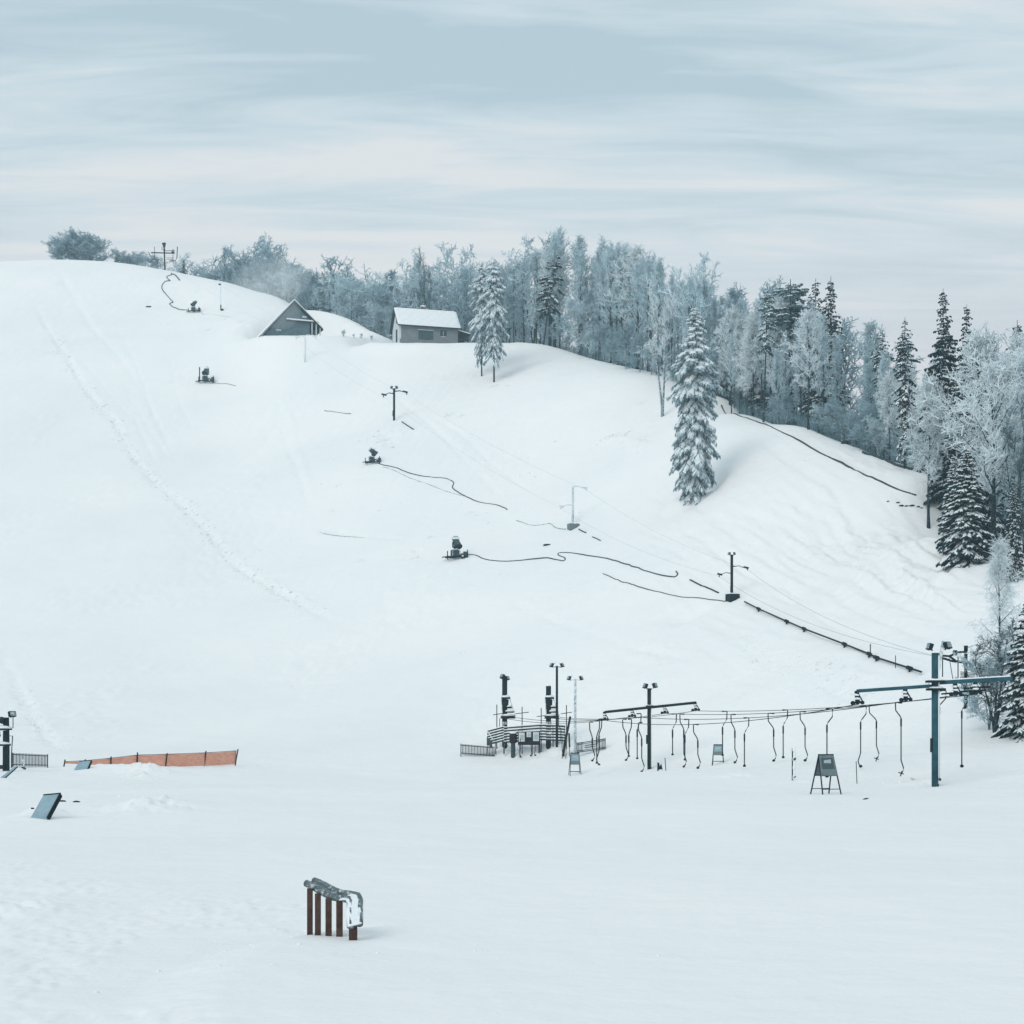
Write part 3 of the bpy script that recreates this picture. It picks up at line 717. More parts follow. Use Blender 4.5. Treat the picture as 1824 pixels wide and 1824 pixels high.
fill([(970, 613), (1060, 640), (1170, 670), (1290, 697)], 16, 38, ['forest'] * 5 + ['white'], NL('rimed leafless tree in the tall dark-trunked wood between leaning pine and lone spruce', 'rimed conifer in the tall wood between leaning pine and lone spruce', 'trees of the tall wood'), 1.8, (-4, 34), (.75, 1.1))
fill([(970, 613), (1060, 640), (1170, 670), (1290, 697)], 55, 40, ['forest'] * 5 + ['grey'] * 2, NL('grey leafless tree deep in the tall wood between leaning pine and lone spruce', 'rimed conifer deep in the tall wood between leaning pine and lone spruce', 'trees deep in the tall wood'), 2.1, (0, 40), (.85, 1.1), 12)
fill([(1290, 697), (1340, 730), (1420, 755), (1500, 790), (1640, 838)], 14, 28, ['white', 'forest', 'forest', 'birch', 'forest', 'grey'], NL('rimed leafless tree along the lower wood edge right of the lone spruce', 'rimed conifer along the lower wood edge right of the lone spruce', 'trees along the lower wood edge'), 1.9, (20, 120), (.7, 1.0))
fill([(1290, 697), (1340, 730), (1420, 755), (1500, 790), (1640, 838)], 60, 44, ['forest', 'grey', 'grey', 'forest', 'dark', 'dark'], NL('grey-blue leafless tree deep in the wood right of the lone spruce', 'dark conifer deep in the wood right of the lone spruce', 'trees deep in the lower wood'), 2.3, (0, 60), (.95, 1.25), 12)
fill([(1660, 860), (1740, 950), (1824, 1036), (1900, 1080)], 50, 24, ['dark', 'white', 'forest', 'grey', 'forest'], NL('frosted leafless tree in the dark right-hand end of the wood', 'dark spruce in the right-hand end of the wood', 'trees at the right-hand end of the wood'), 2.6, (15, 140), (.9, 1.15), 15)
fill([(875, 612), (970, 613)], 60, 16, ['forest', 'forest', 'broad'], NL('rimed leafless tree between the twin spruces and the leaning pine', 'conifer between the twin spruces and the leaning pine', 'trees between twin spruces and leaning pine'), 2.2, (0, 40), (.85, 1.15), 10)
fill([(700, 612), (830, 611), (970, 613)], 75, 26, ['forest', 'broad', 'forest', 'grey'], NL('hazy rimed tree behind the house and the twin spruces', 'hazy conifer behind the house and the twin spruces', 'trees behind the house'), 2.6, (0, 50), (.9, 1.3), 24)
fill([(320, 492), (350, 500), (430, 512), (500, 535), (560, 560), (690, 600)], 34, 20, ['bush', 'broad', 'bush', 'forest'], NL('rimed tree directly behind the crest between summit mast and house', 'conifer behind the crest', 'trees right behind the crest'), 2.4, (18, 70), (1.2, 1.8), 8)
fill([(350, 500), (430, 512), (500, 535), (560, 560), (690, 600)], 70, 40, ['grey', 'broad', 'grey', 'broad', 'bush'], NL('hazy rimed tree behind the crest above the triangular cabin', 'hazy conifer behind the crest above the cabin', 'trees behind the crest'), 3.2, (0, 40), (1.0, 1.5), 14)

# undergrowth at the foot of the wood
def scrub(edge, depth, n, H, name, label):
    rnd = random.Random(len(edge) + n); st = Sticks()
    E = [at(*e)[0] for e in edge]
    pts = []
    for _ in range(n):
        t = rnd.random() * (len(E) - 1); i = int(t); p = E[i].lerp(E[i + 1], t - i); d = Vector((p.x, p.y, 0)).normalized()
        pts.append(p + d * (rnd.random() ** .7 * depth + .3))
    zs = ground([p.x for p in pts], [p.y for p in pts])
    for p, z in zip(pts, zs):
        h = H * rnd.uniform(.4, 1.1); b = Vector((p.x, p.y, z - .1))
        top = b + Vector((rnd.uniform(-.25, .25) * h, rnd.uniform(-.25, .25) * h, h))
        st.add(tuple(b), tuple(top), .028, .012)
        for k in range(5):
            c = b.lerp(top, rnd.uniform(.25, .95)); e = c + (rvec(rnd) + Vector((0, 0, .5))).normalized() * h * rnd.uniform(.15, .35)
            st.add(tuple(c), tuple(e), .022, .01)
    V, Q = st.arrays(); me = mesh_from(name, V, Q, 'scrub')
    o = bpy.data.objects.new(name, me); COL.objects.link(o); tag(o, label, 'undergrowth', kind='stuff')
for i, (px, py, h_) in enumerate(((1000, 621, 48), (1052, 640, 44), (1075, 646, 56), (1092, 652, 36), (1160, 670, 50), (1205, 684, 52), (1262, 694, 60), (1318, 722, 48), (1384, 748, 40), (1400, 755, 52), (1462, 775, 44), (1484, 784, 60), (1522, 798, 52), (1564, 812, 58), (1604, 830, 46), (1630, 842, 52))):
    if i < 7: base_tree('bush', px, py - 2, py - 2 - h_, 'bush', 'pale rimed bush in the row at the foot of the tall wood', i, 1.1, 'bushes at the foot of the tall wood', cat='bush')
    else: base_tree('bush', px, py - 2, py - 2 - h_, 'bush', 'pale rimed bush in the row below the wood right of the lone spruce', i, 1.1, 'bushes at the foot of the lower wood', cat='bush')
scrub([(1000, 622), (1060, 640), (1170, 670), (1290, 697)], 16, 900, 2.6, 'undergrowth', 'frosted undergrowth at the foot of the tall wood')
scrub([(1300, 705), (1340, 730), (1420, 755), (1500, 790), (1640, 838)], 16, 1400, 2.4, 'undergrowth', 'frosted undergrowth along the lower wood edge')



# ---------------------------------------------------------------- helpers for built things
class Spot:
    """a thing standing on the snow at a photo pixel, with local metres measured per photo pixel"""
    def __init__(s, px, py, Y=None):
        if Y is None: s.p, s.k = at(px, py)
        else: s.p, s.k = at_depth(px, Y)
        s.px = CX + F * s.p.x / s.p.y; s.py = YH - (s.p.z - HC) * F / s.p.y
    def l(s, px, py, dy=0.0): return Vector(((px - s.px) * s.k, dy, (s.py - py) * s.k))
    def thing(s, name, label, cat, group=None): return thing(name, label, cat, s.p, 0, group)

def floodlight(root, c, az, tiltd=35, w=.5, name='floodlight'):
    """lamp housing with a snow cap; az = facing direction in degrees, 0 = towards the camera"""
    c = Vector(c); rz = R(az)
    mb = MB(); fw = Matrix.Rotation(rz, 3, 'Z') @ Vector((0, -1, 0))
    mb.box(c + fw * w * .35, (w, w * .45, w * .75), R(-tiltd), 0, rz)
    mb.bar(c - Vector((0, 0, w * .5)), c + fw * w * .3, w * .12)
    o = mb.build(name, 'black', root)
    f2 = MB().box(c + fw * (w * .35) + Matrix.Rotation(rz, 3, 'Z') @ (Matrix.Rotation(R(-tiltd), 3, 'X') @ Vector((0, -w * .235, 0))), (w * .82, .02, w * .58), R(-tiltd), 0, rz)
    f2.build('lens', 'grey_steel', o)
    return o

def ground_hose(name, label, poly, r, m, cat, lift=.3, wig=.10, seed=0, closed_gaps=True):
    pts2 = P2s(poly)
    # resample smoothly
    out = []
    n = len(pts2)
    for i in range(n - 1):
        p0, p1, p2, p3 = pts2[max(i - 1, 0)], pts2[i], pts2[i + 1], pts2[min(i + 2, n - 1)]
        L = math.dist(p1, p2); m_ = max(3, int(L / .5))
        for j in range(m_):
            t = j / m_
            out.append(tuple(.5 * ((2 * p1[a]) + (-p0[a] + p2[a]) * t + (2 * p0[a] - 5 * p1[a] + 4 * p2[a] - p3[a]) * t * t + (-p0[a] + 3 * p1[a] - 3 * p2[a] + p3[a]) * t ** 3) for a in (0, 1)))
    out.append(pts2[-1])
    xs = np.array([p[0] for p in out]); ys = np.array([p[1] for p in out])
    zs = ground(xs, ys)
    s = np.arange(len(out)) * .5
    dz = lift * r + vnoise(s / 4.0, s * 0 + seed * 3.3, 21) * wig * 2
    pts = [(x, y, z + max(d, -1.6 * r)) for x, y, z, d in zip(xs, ys, zs, dz)]
    o = MB().tube(pts, r, 6).build(name, m, smooth=True)
    return tag(o, label, cat)
def P2s(pl): return [hit_base(px, py, ground) for px, py in pl]

# ---------------------------------------------------------------- jib rail in the foreground
sp = Spot(590, 1668)
t = sp.thing('jib_rail', 'curved twin-pipe slide rail on brown wooden posts in the foreground snow', 'jib rail')
k = sp.k
for x0, x1, top, dy in ((545.5, 555, 1584, .12), (561, 571, 1592, .02), (580.5, 591, 1600, -.03), (600, 611, 1603, -.06), (627, 641, 1636, -.42)):
    c = sp.l((x0 + x1) / 2, 1650, dy); w = (x1 - x0) * k
    zt = sp.l(0, top).z
    MB().box((c.x, dy, (zt - .5) / 2), (w, w * .8, zt + .5)).build('post', 'wood', t)
pa = [(541, 1577, .30), (552, 1580, .22), (566, 1587, .12), (580, 1593, .05), (594, 1598, .0), (610, 1600, -.05), (622, 1601, -.08), (626, 1606, -.14), (628, 1620, -.30), (631, 1642, -.55)]
pb = [(553, 1574, .42), (565, 1577, .34), (580, 1583, .26), (594, 1589, .18), (608, 1593, .12), (624, 1594, .08), (637, 1596, .03), (641, 1601, -.05), (643, 1616, -.25), (646, 1639, -.50)]
A_ = [sp.l(*q) for q in pa]; B_ = [sp.l(*q) for q in pb]
for P_ in (A_, B_):
    pp = MB().tube(P_, .052, 14).build('pipe', 'pipe', t, True)
deck = MB()
for i in range(len(A_) - 1):
    a, b, c, d = A_[i], B_[i], B_[i + 1], A_[i + 1]
    u = Vector((0, -.018, .018))
    deck.add([a - u, b - u, c - u, d - u, a + u * .4, b + u * .4, c + u * .4, d + u * .4], [(0, 1, 2, 3), (7, 6, 5, 4), (0, 4, 5, 1), (2, 6, 7, 3), (1, 5, 6, 2), (3, 7, 4, 0)])
deck.build('slide_deck', 'pipe', t)
sn = MB()
srnd = random.Random(4)
rows = []
for i in range(5, len(A_)):
    for f_ in ((0, .5) if i < len(A_) - 1 else (0,)):
        a = A_[i].lerp(A_[min(i + 1, len(A_) - 1)], f_); b = B_[i].lerp(B_[min(i + 1, len(B_) - 1)], f_)
        rows.append([a.lerp(b, -.36 + 1.72 * j / 7 + (srnd.uniform(-.08, .08) if j in (0, 7) else 0)) + Vector((0, (-.040 if j in (0, 7) else -.066 - .012 * srnd.random()), .012)) for j in range(8)])
vs = [v for r_ in rows for v in r_]; nv = len(vs); vs += [v + Vector((0, .03, -.012)) for v in vs]
fs = [(i * 8 + j, i * 8 + j + 1, (i + 1) * 8 + j + 1, (i + 1) * 8 + j) for i in range(len(rows) - 1) for j in range(7)]
sn.add(vs, fs + [tuple(nv + q for q in f[::-1]) for f in fs])
sn.build('snow_cover', 'patchy_snow', t, True)

# ---------------------------------------------------------------- ramps, left
def ramp(name, label, corners, foot, back, m='board', peg=None):
    """sloping board: corners TL, TR, BR, BL in photo pixels; the top edge stands further back"""
    sp = Spot(*foot); t = sp.thing(name, label, 'ramp')
    TL, TR, BR, BL = [sp.l(*c, d) for c, d in zip(corners, (back, back, 0, 0))]
    BL.z = min(BL.z, .02); BR.z = min(BR.z, .02)
    th = Vector((0, .0, -.07))
    MB().add([TL, TR, BR, BL, TL + th, TR + th, BR + th, BL + th], [(0, 3, 2, 1), (4, 5, 6, 7), (0, 1, 5, 4), (1, 2, 6, 5), (2, 3, 7, 6), (3, 0, 4, 7)]).build('deck', m, t)
    MB().bar(TR + Vector((.03, .02, -.06)), BR + Vector((.03, .02, -.05)), .04, .09).build('side_panel', 'steel', t)
    e = [TR + Vector((.0, 0, .012)), BR + Vector((0, 0, .012))]
    MB().bar(e[0], e[1], .045, .05).build('edge_rail', 'black', t)
    MB().bar(TL + Vector((0, .02, .012)), TR + Vector((0, .02, .012)), .05, .05).build('lip', 'steel', t)
    if peg:
        a = sp.l(*peg, .4); MB().tube([a, a + Vector((.10, 0, .0))], .025, 8).build('peg', 'black', t)
    return t
ramp('slide_box', 'grey-blue sloping slide box standing alone in the left foreground', [(63, 1419), (94, 1416), (84, 1458), (52, 1461)], (70, 1459), .9, peg=(49, 1441))
ramp('kicker_ramp', 'small grey ramp half buried in snow at the left end of the orange net', [(137, 1357), (159, 1355), (156, 1369), (132, 1371)], (146, 1371), .6)

# ---------------------------------------------------------------- orange net fence
Yf = at(360, 1364)[0].y + .2
sp = Spot(300, 0, Yf)
YFN = Yf
t = sp.thing('net_fence', 'orange net fence on thin posts sagging across the lower piste', 'fence')
FP = [(116, 1353, 113.5, 1367), (152, 1352.5, 151, 1368), (198, 1347.5, 197, 1368), (245, 1340, 244, 1368), (298, 1341.5, 294.5, 1367), (367, 1337.5, 363.6, 1364.5), (424, 1334.5, 419, 1362)]
FY = [hit_base(c, min(d, 1366) - 1, base_z)[1] for a, b, c, d in FP]
FY = [min(max(y, Yf - 12), Yf + 14) for y in FY]
def fl(i, px, py, dy=0.0):
    Y = FY[i] + dy; return Vector(((px - CX) / F * Y, Y, HC - (py - YH) / F * Y)) - sp.p
for i, (a, b, c, d) in enumerate(FP):
    MB().tube([fl(i, c, d, -.16) - Vector((0, 0, .35)), fl(i, c, d, -.16), fl(i, a, b, -.16)], .05, 8).build('post', 'hut_dark', t)
nt_ = [(116, 1357, 1360), (152, 1355, 1362), (198, 1350.5, 1364), (245, 1345, 1366), (298, 1343.5, 1366.5), (367, 1341, 1364), (421, 1337.5, 1361.5)]
for i, ((xa, ta, ba), (xb, tb, bb)) in enumerate(zip(nt_, nt_[1:])):
    vs, fs = [], []; n = 10
    for j in range(n + 1):
        u = j / n; sag = .6 * math.sin(math.pi * u)
        x = xa + (xb - xa) * u; tp = ta + (tb - ta) * u + sag; bt = ba + (bb - ba) * u - sag * .3
        for h in range(4):
            f = h / 3
            vs.append(fl(i, x, tp + (bt - tp) * f, -.07 + .10 * math.sin(u * 9 + i) * (f - .5)) * (1 - u) + fl(i + 1, x, tp + (bt - tp) * f, -.07) * u)
    for j in range(n):
        for h in range(3): fs.append((j * 4 + h, j * 4 + h + 1, j * 4 + h + 5, j * 4 + h + 4))
    nv = len(vs); vs += [Vector(v) + Vector((0, .012, 0)) for v in vs]; fs += [tuple(nv + q for q in f[::-1]) for f in fs]
    MB().add(vs, fs).build('net_panel', 'orange', t)
MB().tube([fl(i, x, tp - .3, -.09) for i, (x, tp, _) in enumerate(nt_)], .02, 6).build('top_rope', 'hut_dark', t)

# ---------------------------------------------------------------- lift machinery
def disc(mb, c, r, h, n=18):
    return mb.tube([Vector(c) - Vector((0, 0, h / 2)), Vector(c) + Vector((0, 0, h / 2))], r, n)
def sheave(root, c, w, vertical=True):
    """bracket with two grooved wheels and a snow cap; c = hanging point under the arm (metres)"""
    c = Vector(c)
    b = MB().bar(c + Vector((-.04 * w, 0, .1)), c + Vector((.02 * w, 0, -.70 * w)), .30 * w, .16 * w)
    b.bar(c + Vector((-.36 * w, 0, -.72 * w)), c + Vector((.38 * w, 0, -.64 * w)), .16 * w, .15 * w)
    b.bar(c + Vector((.12 * w, -.02, -.15 * w)), c + Vector((.38 * w, -.02, -.62 * w)), .09 * w, .08 * w)
    o = b.build('sheave_bracket', 'black', root)
    for q, r_ in ((c + Vector((-.34 * w, -.14 * w, -.74 * w)), .16 * w), (c + Vector((.34 * w, -.12 * w, -.70 * w)), .14 * w), (c + Vector((0, -.13 * w, -.72 * w)), .14 * w)):
        MB().tube([q - Vector((0, .09 * w, 0)), q - Vector((0, .03 * w, 0)), q + Vector((0, .03 * w, 0)), q + Vector((0, .09 * w, 0))], [r_, r_ * .85, r_ * .85, r_], 14).build('sheave_wheel', 'black', o)
    sn = MB().ball(c + Vector((-.05 * w, 0, .02 * w - .12)), .2 * w, 1.2, .8, .5, 8, 5, .3, int(c.x * 100)).ball(c + Vector((0, -.02, -.42 * w)), .16 * w, 1.6, .8, .6, 8, 5, .3, int(c.x * 90))
    sn.build('snow_cap', 'cap', o, True)
    return c + Vector((0, -.12 * w, -.82 * w))

def portal(px, py, label, mast_top, mw, arms, lamps, collars, sheaves, box, m='steel', dirt=None):
    sp = Spot(px, py); t = sp.thing('lift_pylon', label, 'ski lift pylon'); k = sp.k
    zt = sp.l(px, mast_top).z
    MB().tube([(0, 0, -.5), (0, 0, zt)], mw * k / 2, 20).build('mast', m, t, True)
    MB().tube([(.8 * mw * k / 2, -.35 * mw * k, zt * .02), (.8 * mw * k / 2, -.35 * mw * k, zt * .98)], mw * k * .12, 6).build('rime_crust', 'cap', t, True)
    for (xa, ya, xb, yb, th) in arms:
        a, b = sp.l(xa, ya), sp.l(xb, yb)
        arm = MB().bar(a, b, th * k * .9, th * k).build('crossarm', m, t)
        u = Vector((0, 0, th * k * .5 + .03))
        MB().bar(a.lerp(b, .03) + u, a.lerp(b, .97) + u, th * k * .8, .06).build('snow_cover', 'cap', arm)
    for (xc, yc, wc, hc_) in collars:
        c = sp.l(xc, yc); o = MB().box(c, (wc * k, wc * k * .8, hc_ * k)).build('collar', 'steel', t)
        MB().ball(c + Vector((0, 0, hc_ * k * .5)), wc * k * .47, 1, .8, .28, 12, 6, .15, 3).build('snow_cap', 'cap', o, True)
    for (xl, yl, az, w) in lamps: floodlight(t, sp.l(xl, yl), az, 20, w * k)
    for (xb, ya, yb, wb) in box:
        MB().box(sp.l(xb, (ya + yb) / 2, -.05), (wb * k, wb * k, (yb - ya) * k)).build('control_box', 'steel', t)
    ends = [sp.p + sheave(t, sp.l(xs, ys), ws * k) for xs, ys, ws in sheaves]
    return sp, t, ends

spA, tA, endA = portal(1157, 1370, 'slender dark lift pylon with long snow-topped crossarm, left of the three A-frame boards\' middle one', 1226, 8, [(1077, 1268.5, 1240, 1251.5, 4.6)],
                       [(1153, 1222, -70, 11), (1163, 1221, 60, 11)], [(1157, 1259, 13, 5)], [(1077, 1270, 16), (1126, 1264.5, 15), (1184, 1258.5, 15), (1239, 1253, 16)], [(1152.5, 1309, 1325, 3.5)])
tA['label'] = 'slender dark lift pylon with a long slanting crossarm, standing left of the stump'
spB, tB, endB = portal(1666, 1401, 'tall teal-blue lift pylon with wide crossarms, nearest to the right edge', 1163, 13, [(1526, 1231, 1659, 1222, 6.0), (1673, 1216, 1803, 1208.5, 7.0)],
                       [(1661, 1152, -80, 15), (1683, 1150, 45, 16)], [(1666, 1214, 30, 4), (1667, 1228, 30, 4)], [(1527, 1234, 25), (1613, 1229, 24), (1702, 1219, 24), (1738, 1217, 24)], [(1659, 1315, 1340, 4.5)], 'blue_steel')
MB().bar(spB.l(1667, 1218, -.02), spB.l(1680, 1142, -.02), .14, .14).build('lamp_bracket', 'rimed_steel', tB)
for i, (x0, x1, y) in enumerate(((1680, 1716, 1236), (1712, 1760, 1232), (1720, 1768, 1226))):
    MB().bar(spB.l(x0, y, .35), spB.l(x1, y - 3, .35), .07, .08).build('sheave_beam', 'black', tB)

# the pylon standing behind
spC = Spot(1720, 1262)
tC = spC.thing('lift_pylon', 'smaller dark lift pylon with looped cable guides, half hidden behind the blue pylon', 'ski lift pylon')
k = spC.k
MB().tube([(0, 0, -.4), spC.l(1720.5, 1156)], 3.1 * k, 12).build('mast', 'steel', tC, True)
MB().tube([spC.l(1720.5, 1159), spC.l(1720.5, 1150)], 3.6 * k, 12).build('mast_cap', 'black', tC, True)
MB().tube([spC.l(1724, 1153, -.1), spC.l(1738, 1148, -.1)], .05, 6).build('lamp_arm', 'rimed_steel', tC)
for pl in ([(1676, 1168), (1690, 1169), (1706, 1162), (1721, 1161)], [(1690, 1169), (1702, 1178), (1722, 1180)], [(1676, 1172), (1696, 1178), (1722, 1181)]):
    MB().tube([spC.l(*q, -.15) for q in pl], .075, 6).build('guide_arm', 'black', tC)
for x, y0, y1 in ((1677.5, 1168, 1206), (1705, 1170, 1208)):
    MB().tube([spC.l(x, y0, -.2), spC.l(x, y1, -.2)], .035, 6).build('tie_rod', 'steel', tC)
MB().box(spC.l(1700, 1163, -.15), (6 * k, .3, 9 * k)).build('sheave_box', 'black', tC)
for i in range(5):
    MB().bar(spC.l(1709, 1197 + i * 2.4, -.25), spC.l(1735, 1200 + i * 2.4, -.25), .06, .045).build('guard_slat', 'steel', tC)
MB().ball(spC.l(1721, 1163, 0), 4.5 * k, 1.1, 1, .5, 10, 6, .2, 2).build('snow_cap', 'cap', tC, True)

# the two drive stations
def drive(px, py, label, top, cx, cap_lamp):
    sp = Spot(px, py); t = sp.thing('drive_station', label, 'ski lift station'); k = sp.k
    l = sp.l
    MB().tube([(0, 0, -.5), l(px, top)], 4.6 * k, 16).build('mast', 'steel', t, True)
    if cap_lamp:
        floodlight(t, l(px - 1, top + 1), -60, 25, 10 * k); floodlight(t, l(px + 2, top + 4), 60, 25, 9 * k)
    else:
        MB().ball(l(px, top), 4.6 * k, 1, 1, .7, 10, 6, .2, 1).build('snow_cap', 'cap', t, True)
    c = MB().box(l(px + 2, 1243.5), (16 * k, 14 * k, 3 * k)).build('top_plate', 'black', t)
    MB().ball(l(px + 2, 1241.5), 8.5 * k, 1, .85, .5, 12, 6, .2, 7).build('snow_cap', 'cap', c, True)
    for s, x2 in ((-1, px - 4), (1, px + 19)):
        MB().tube([l(px + (-6 if s < 0 else 9), 1245, -.1), l(x2, 1276, -.3)], .8 * k, 6).build('brace', 'rimed_steel', t)
    g = MB().tube([l(px + 1, 1246), l(px + 1, 1262)], [6.4 * k, 5.4 * k], 14).build('motor', 'steel', t, True)
    g = disc(MB(), l(px + 7, 1260.5), 6 * k, 3 * k).build('gear_housing', 'black', t, True)
    MB().ball(l(px + 7, 1258), 6 * k, 1, 1, .4, 10, 6, .2, 5).build('snow_cap', 'cap', g, True)
    g = disc(MB(), l(px + 9, 1268.5), 9.0 * k, 2.4 * k).build('gear_plate', 'black', t, True)
    MB().ball(l(px + 9, 1266.5), 9.1 * k, 1, 1, .33, 10, 6, .2, 6).build('snow_cap', 'cap', g, True)
    w = MB().tube([l(px + 6, 1280), l(px + 6, 1278.6), l(px + 6, 1277.2), l(px + 6, 1275.5)], [14 * k, 12.5 * k, 12.5 * k, 14 * k], 24).build('bull_wheel', 'black', t, True)
    MB().ball(l(px + 6, 1274.2), 13.2 * k, 1, 1, .22, 16, 6, .1, 8).build('snow_cap', 'cap', w, True)
    MB().box(l(px, 1288), (10 * k, 9 * k, 5 * k)).build('wheel_bearing', 'rimed_steel', t)
    MB().tube([l(px + cx, 1280, -.25), l(px + cx, 1294, -.25), l(px + cx + 4, 1298, -.25), l(px + cx + 4, 1318, -.25)], .7 * k, 6).build('cable_guide', 'black', t)
    b = MB().box(l(px, 1313), (9 * k, 8 * k, 12 * k)).build('base_cabinet', 'steel', t)
    MB().ball(l(px, 1306), 7 * k, 1.1, .9, .5, 10, 6, .3, 9).build('snow_cap', 'cap', b, True)
    return sp
S1 = drive(899, 1333, 'snow-capped drive station with a floodlit mast, left one behind the slatted fence', 1204, -9, True)
S2 = drive(977, 1331, 'snow-capped drive station with a blunt round mast, right one behind the slatted fence', 1222, 18, False)

for (px, y0, y1, cx0, cx1, cy, lb) in ((885, 1255, 1330, 878, 896, 1272, 'thin pole with a short crossbar left of the left drive station'), (930, 1259, 1330, 918, 942, 1270, 'thin pole with a wide crossbar midway between the drive stations'),
                                       (964, 1261, 1330, 956, 980, 1275, 'thin pole with a crossbar just left of the right drive station'), (1009, 1256, 1350, 999, 1019, 1270, 'thin pole with a slanting crossbar between the two lamp posts')):
    sp = Spot(px, 1336); t = sp.thing('cross_pole', lb, 'pole')
    MB().tube([(0, 0, -.3), sp.l(px, y0)], .8 * sp.k, 8).build('rod', 'steel', t)
    MB().bar(sp.l(cx0, cy + 1.5, -.08), sp.l(cx1, cy - 1.5, -.08), 1.1 * sp.k, 1.3 * sp.k).build('crossbar', 'black', t)

# slatted snow fence round the stations
spF = Spot(935, 1338); k = spF.k
t = spF.thing('slat_fence', 'curving fence of snow-topped horizontal slats around the drive stations', 'fence')
for (xa, ya, xb, yb, dya, dyb, n, hh) in ((868, 1303, 898, 1295, .3, -.4, 6, 28), (897, 1297, 963, 1292, -.4, -.4, 6, 30), (963, 1292, 1007, 1294, -.4, .2, 6, 30)):
    pn = MB(); sc = MB()
    for i in range(n):
        y = hh * i / n
        a, b = spF.l(xa, ya + y, dya), spF.l(xb, yb + y, dyb)
        pn.bar(a, b, .05, 3.0 * k); sc.bar(a + Vector((0, -.02, 1.9 * k)), b + Vector((0, -.02, 1.9 * k)), .14, 1.3 * k)
    for f in (.02, .5, .98):
        p = spF.l(xa + (xb - xa) * f, ya + (yb - ya) * f, dya + (dyb - dya) * f + .05)
        pn.bar((p.x, p.y, -.3), (p.x, p.y, p.z + .05), .08, .08)
    o = pn.build('slat_panel', 'slat', t); sc.build('snow_cover', 'cap', o)
MB().bar(spF.l(868, 1302, .28), spF.l(879, 1318, -.6), 1.5 * k, 1.5 * k).build('end_rail', 'rimed_steel', t)
MB().add([spF.l(867, 1313, .2), spF.l(877, 1321, -.6), spF.l(877, 1332, -.6), spF.l(867, 1328, .2)], [(0, 1, 2, 3)]).build('end_board', 'slat', t)

# boards in front of the fence
sp = Spot(938, 0, spF.p.y - 1.0); k = sp.k
t = sp.thing('notice_board', 'dark notice board with three pale panels in front of the slatted fence', 'notice board')
MB().box(sp.l(942, 1314.5, 0), (39 * k, .10, 25 * k)).build('backing', 'hut_dark', t)
for (x0, x1, y0, y1) in ((924, 934.5, 1305, 1321), (938, 946, 1304, 1313), (949.5, 960, 1304, 1320)):
    f = MB().box(sp.l((x0 + x1) / 2, (y0 + y1) / 2, -.075), ((x1 - x0) * k, .04, (y1 - y0) * k)).build('panel', 'paper', t)
    MB().box(sp.l((x0 + x1) / 2 + .5, (y0 + y1) / 2 + .6, -.102), ((x1 - x0) * k * .62, .01, (y1 - y0) * k * .55)).build('print', 'panel_pale', f)
MB().bar(sp.l(922.5, 1303.5, -.02), sp.l(962, 1301.5, -.02), .2, .9 * k).build('snow_cap', 'cap', t)
for x in (926, 948, 960):
    MB().tube([sp.l(x, 1327), (sp.l(x, 0).x, 0, -.4)], .8 * k, 8).build('leg', 'steel', t)
sp = Spot(914, 0, spF.p.y - .9); k = sp.k
t = sp.thing('control_cabinet', 'dark brown round-cornered cabinet left of the notice board', 'cabinet')
MB().tube([sp.l(914, 1324), sp.l(914, 1322), sp.l(914, 1308), sp.l(914, 1306)], [5 * k, 7 * k, 7 * k, 5 * k], 10).build('body', 'hut_dark', t, True)
MB().ball(sp.l(914, 1305.5), 6.6 * k, 1, 1, .3, 10, 6, .2, 1).build('snow_cap', 'cap', t, True)
MB().tube([sp.l(914, 1324), (0, 0, -.4)], 4 * k, 8).build('stand', 'slat', t)

sp = Spot(1011, 1347); k = sp.k
t = sp.thing('barrier_post', 'dark leaning padded post beside the right end of the slatted fence', 'post')
MB().tube([sp.l(1003, 1347, .1), sp.l(1006, 1325, .1), sp.l(1012, 1296, .1), sp.l(1016, 1276, .1)], [2.4 * k, 2.3 * k, 2.2 * k, 2 * k], 10).build('padding', 'black', t, True)
MB().bar(sp.l(1014.5, 1331, -.1), sp.l(1013.5, 1306, -.1), 3 * k, .05).build('plank', 'hut_dark', t)
MB().bar(sp.l(1014, 1349, -.1), sp.l(1014.4, 1331, -.1), 1.2 * k, .05).build('foot', 'steel', t)

def lamp_post(px, py, label, top, w, m, heads):
    sp = Spot(px, py); t = sp.thing('lamp_post', label, 'lamp post'); k = sp.k
    MB().tube([(0, 0, -.4), sp.l(px, top + 12), sp.l(px, top + 4)], [w * k / 2, w * k * .45, w * k * .4], 12).build('pole', m, t, True)
    MB().bar(sp.l(px - heads, top + 6), sp.l(px + heads, top + 6), 1.1 * k).build('bracket', m, t)
    for s in (-1, 1):
        fl = floodlight(t, sp.l(px + s * heads * .75, top + 3), -s * -65, 25, 8.5 * k)
        MB().ball(sp.l(px + s * heads * .8, top - 1), 4.5 * k, 1, .8, .35, 8, 5, .2, s + 3).build('snow_cap', 'cap', fl, True)
    return t
lamp_post(992, 1331, 'tall dark lamp post with two floodlights behind the slatted fence', 1182, 4.6, 'steel', 9)
t = lamp_post(1024.5, 1347, 'pale grey lamp post with floodlights standing behind the small A-frame board', 1205, 5.0, 'rimed_steel', 11)

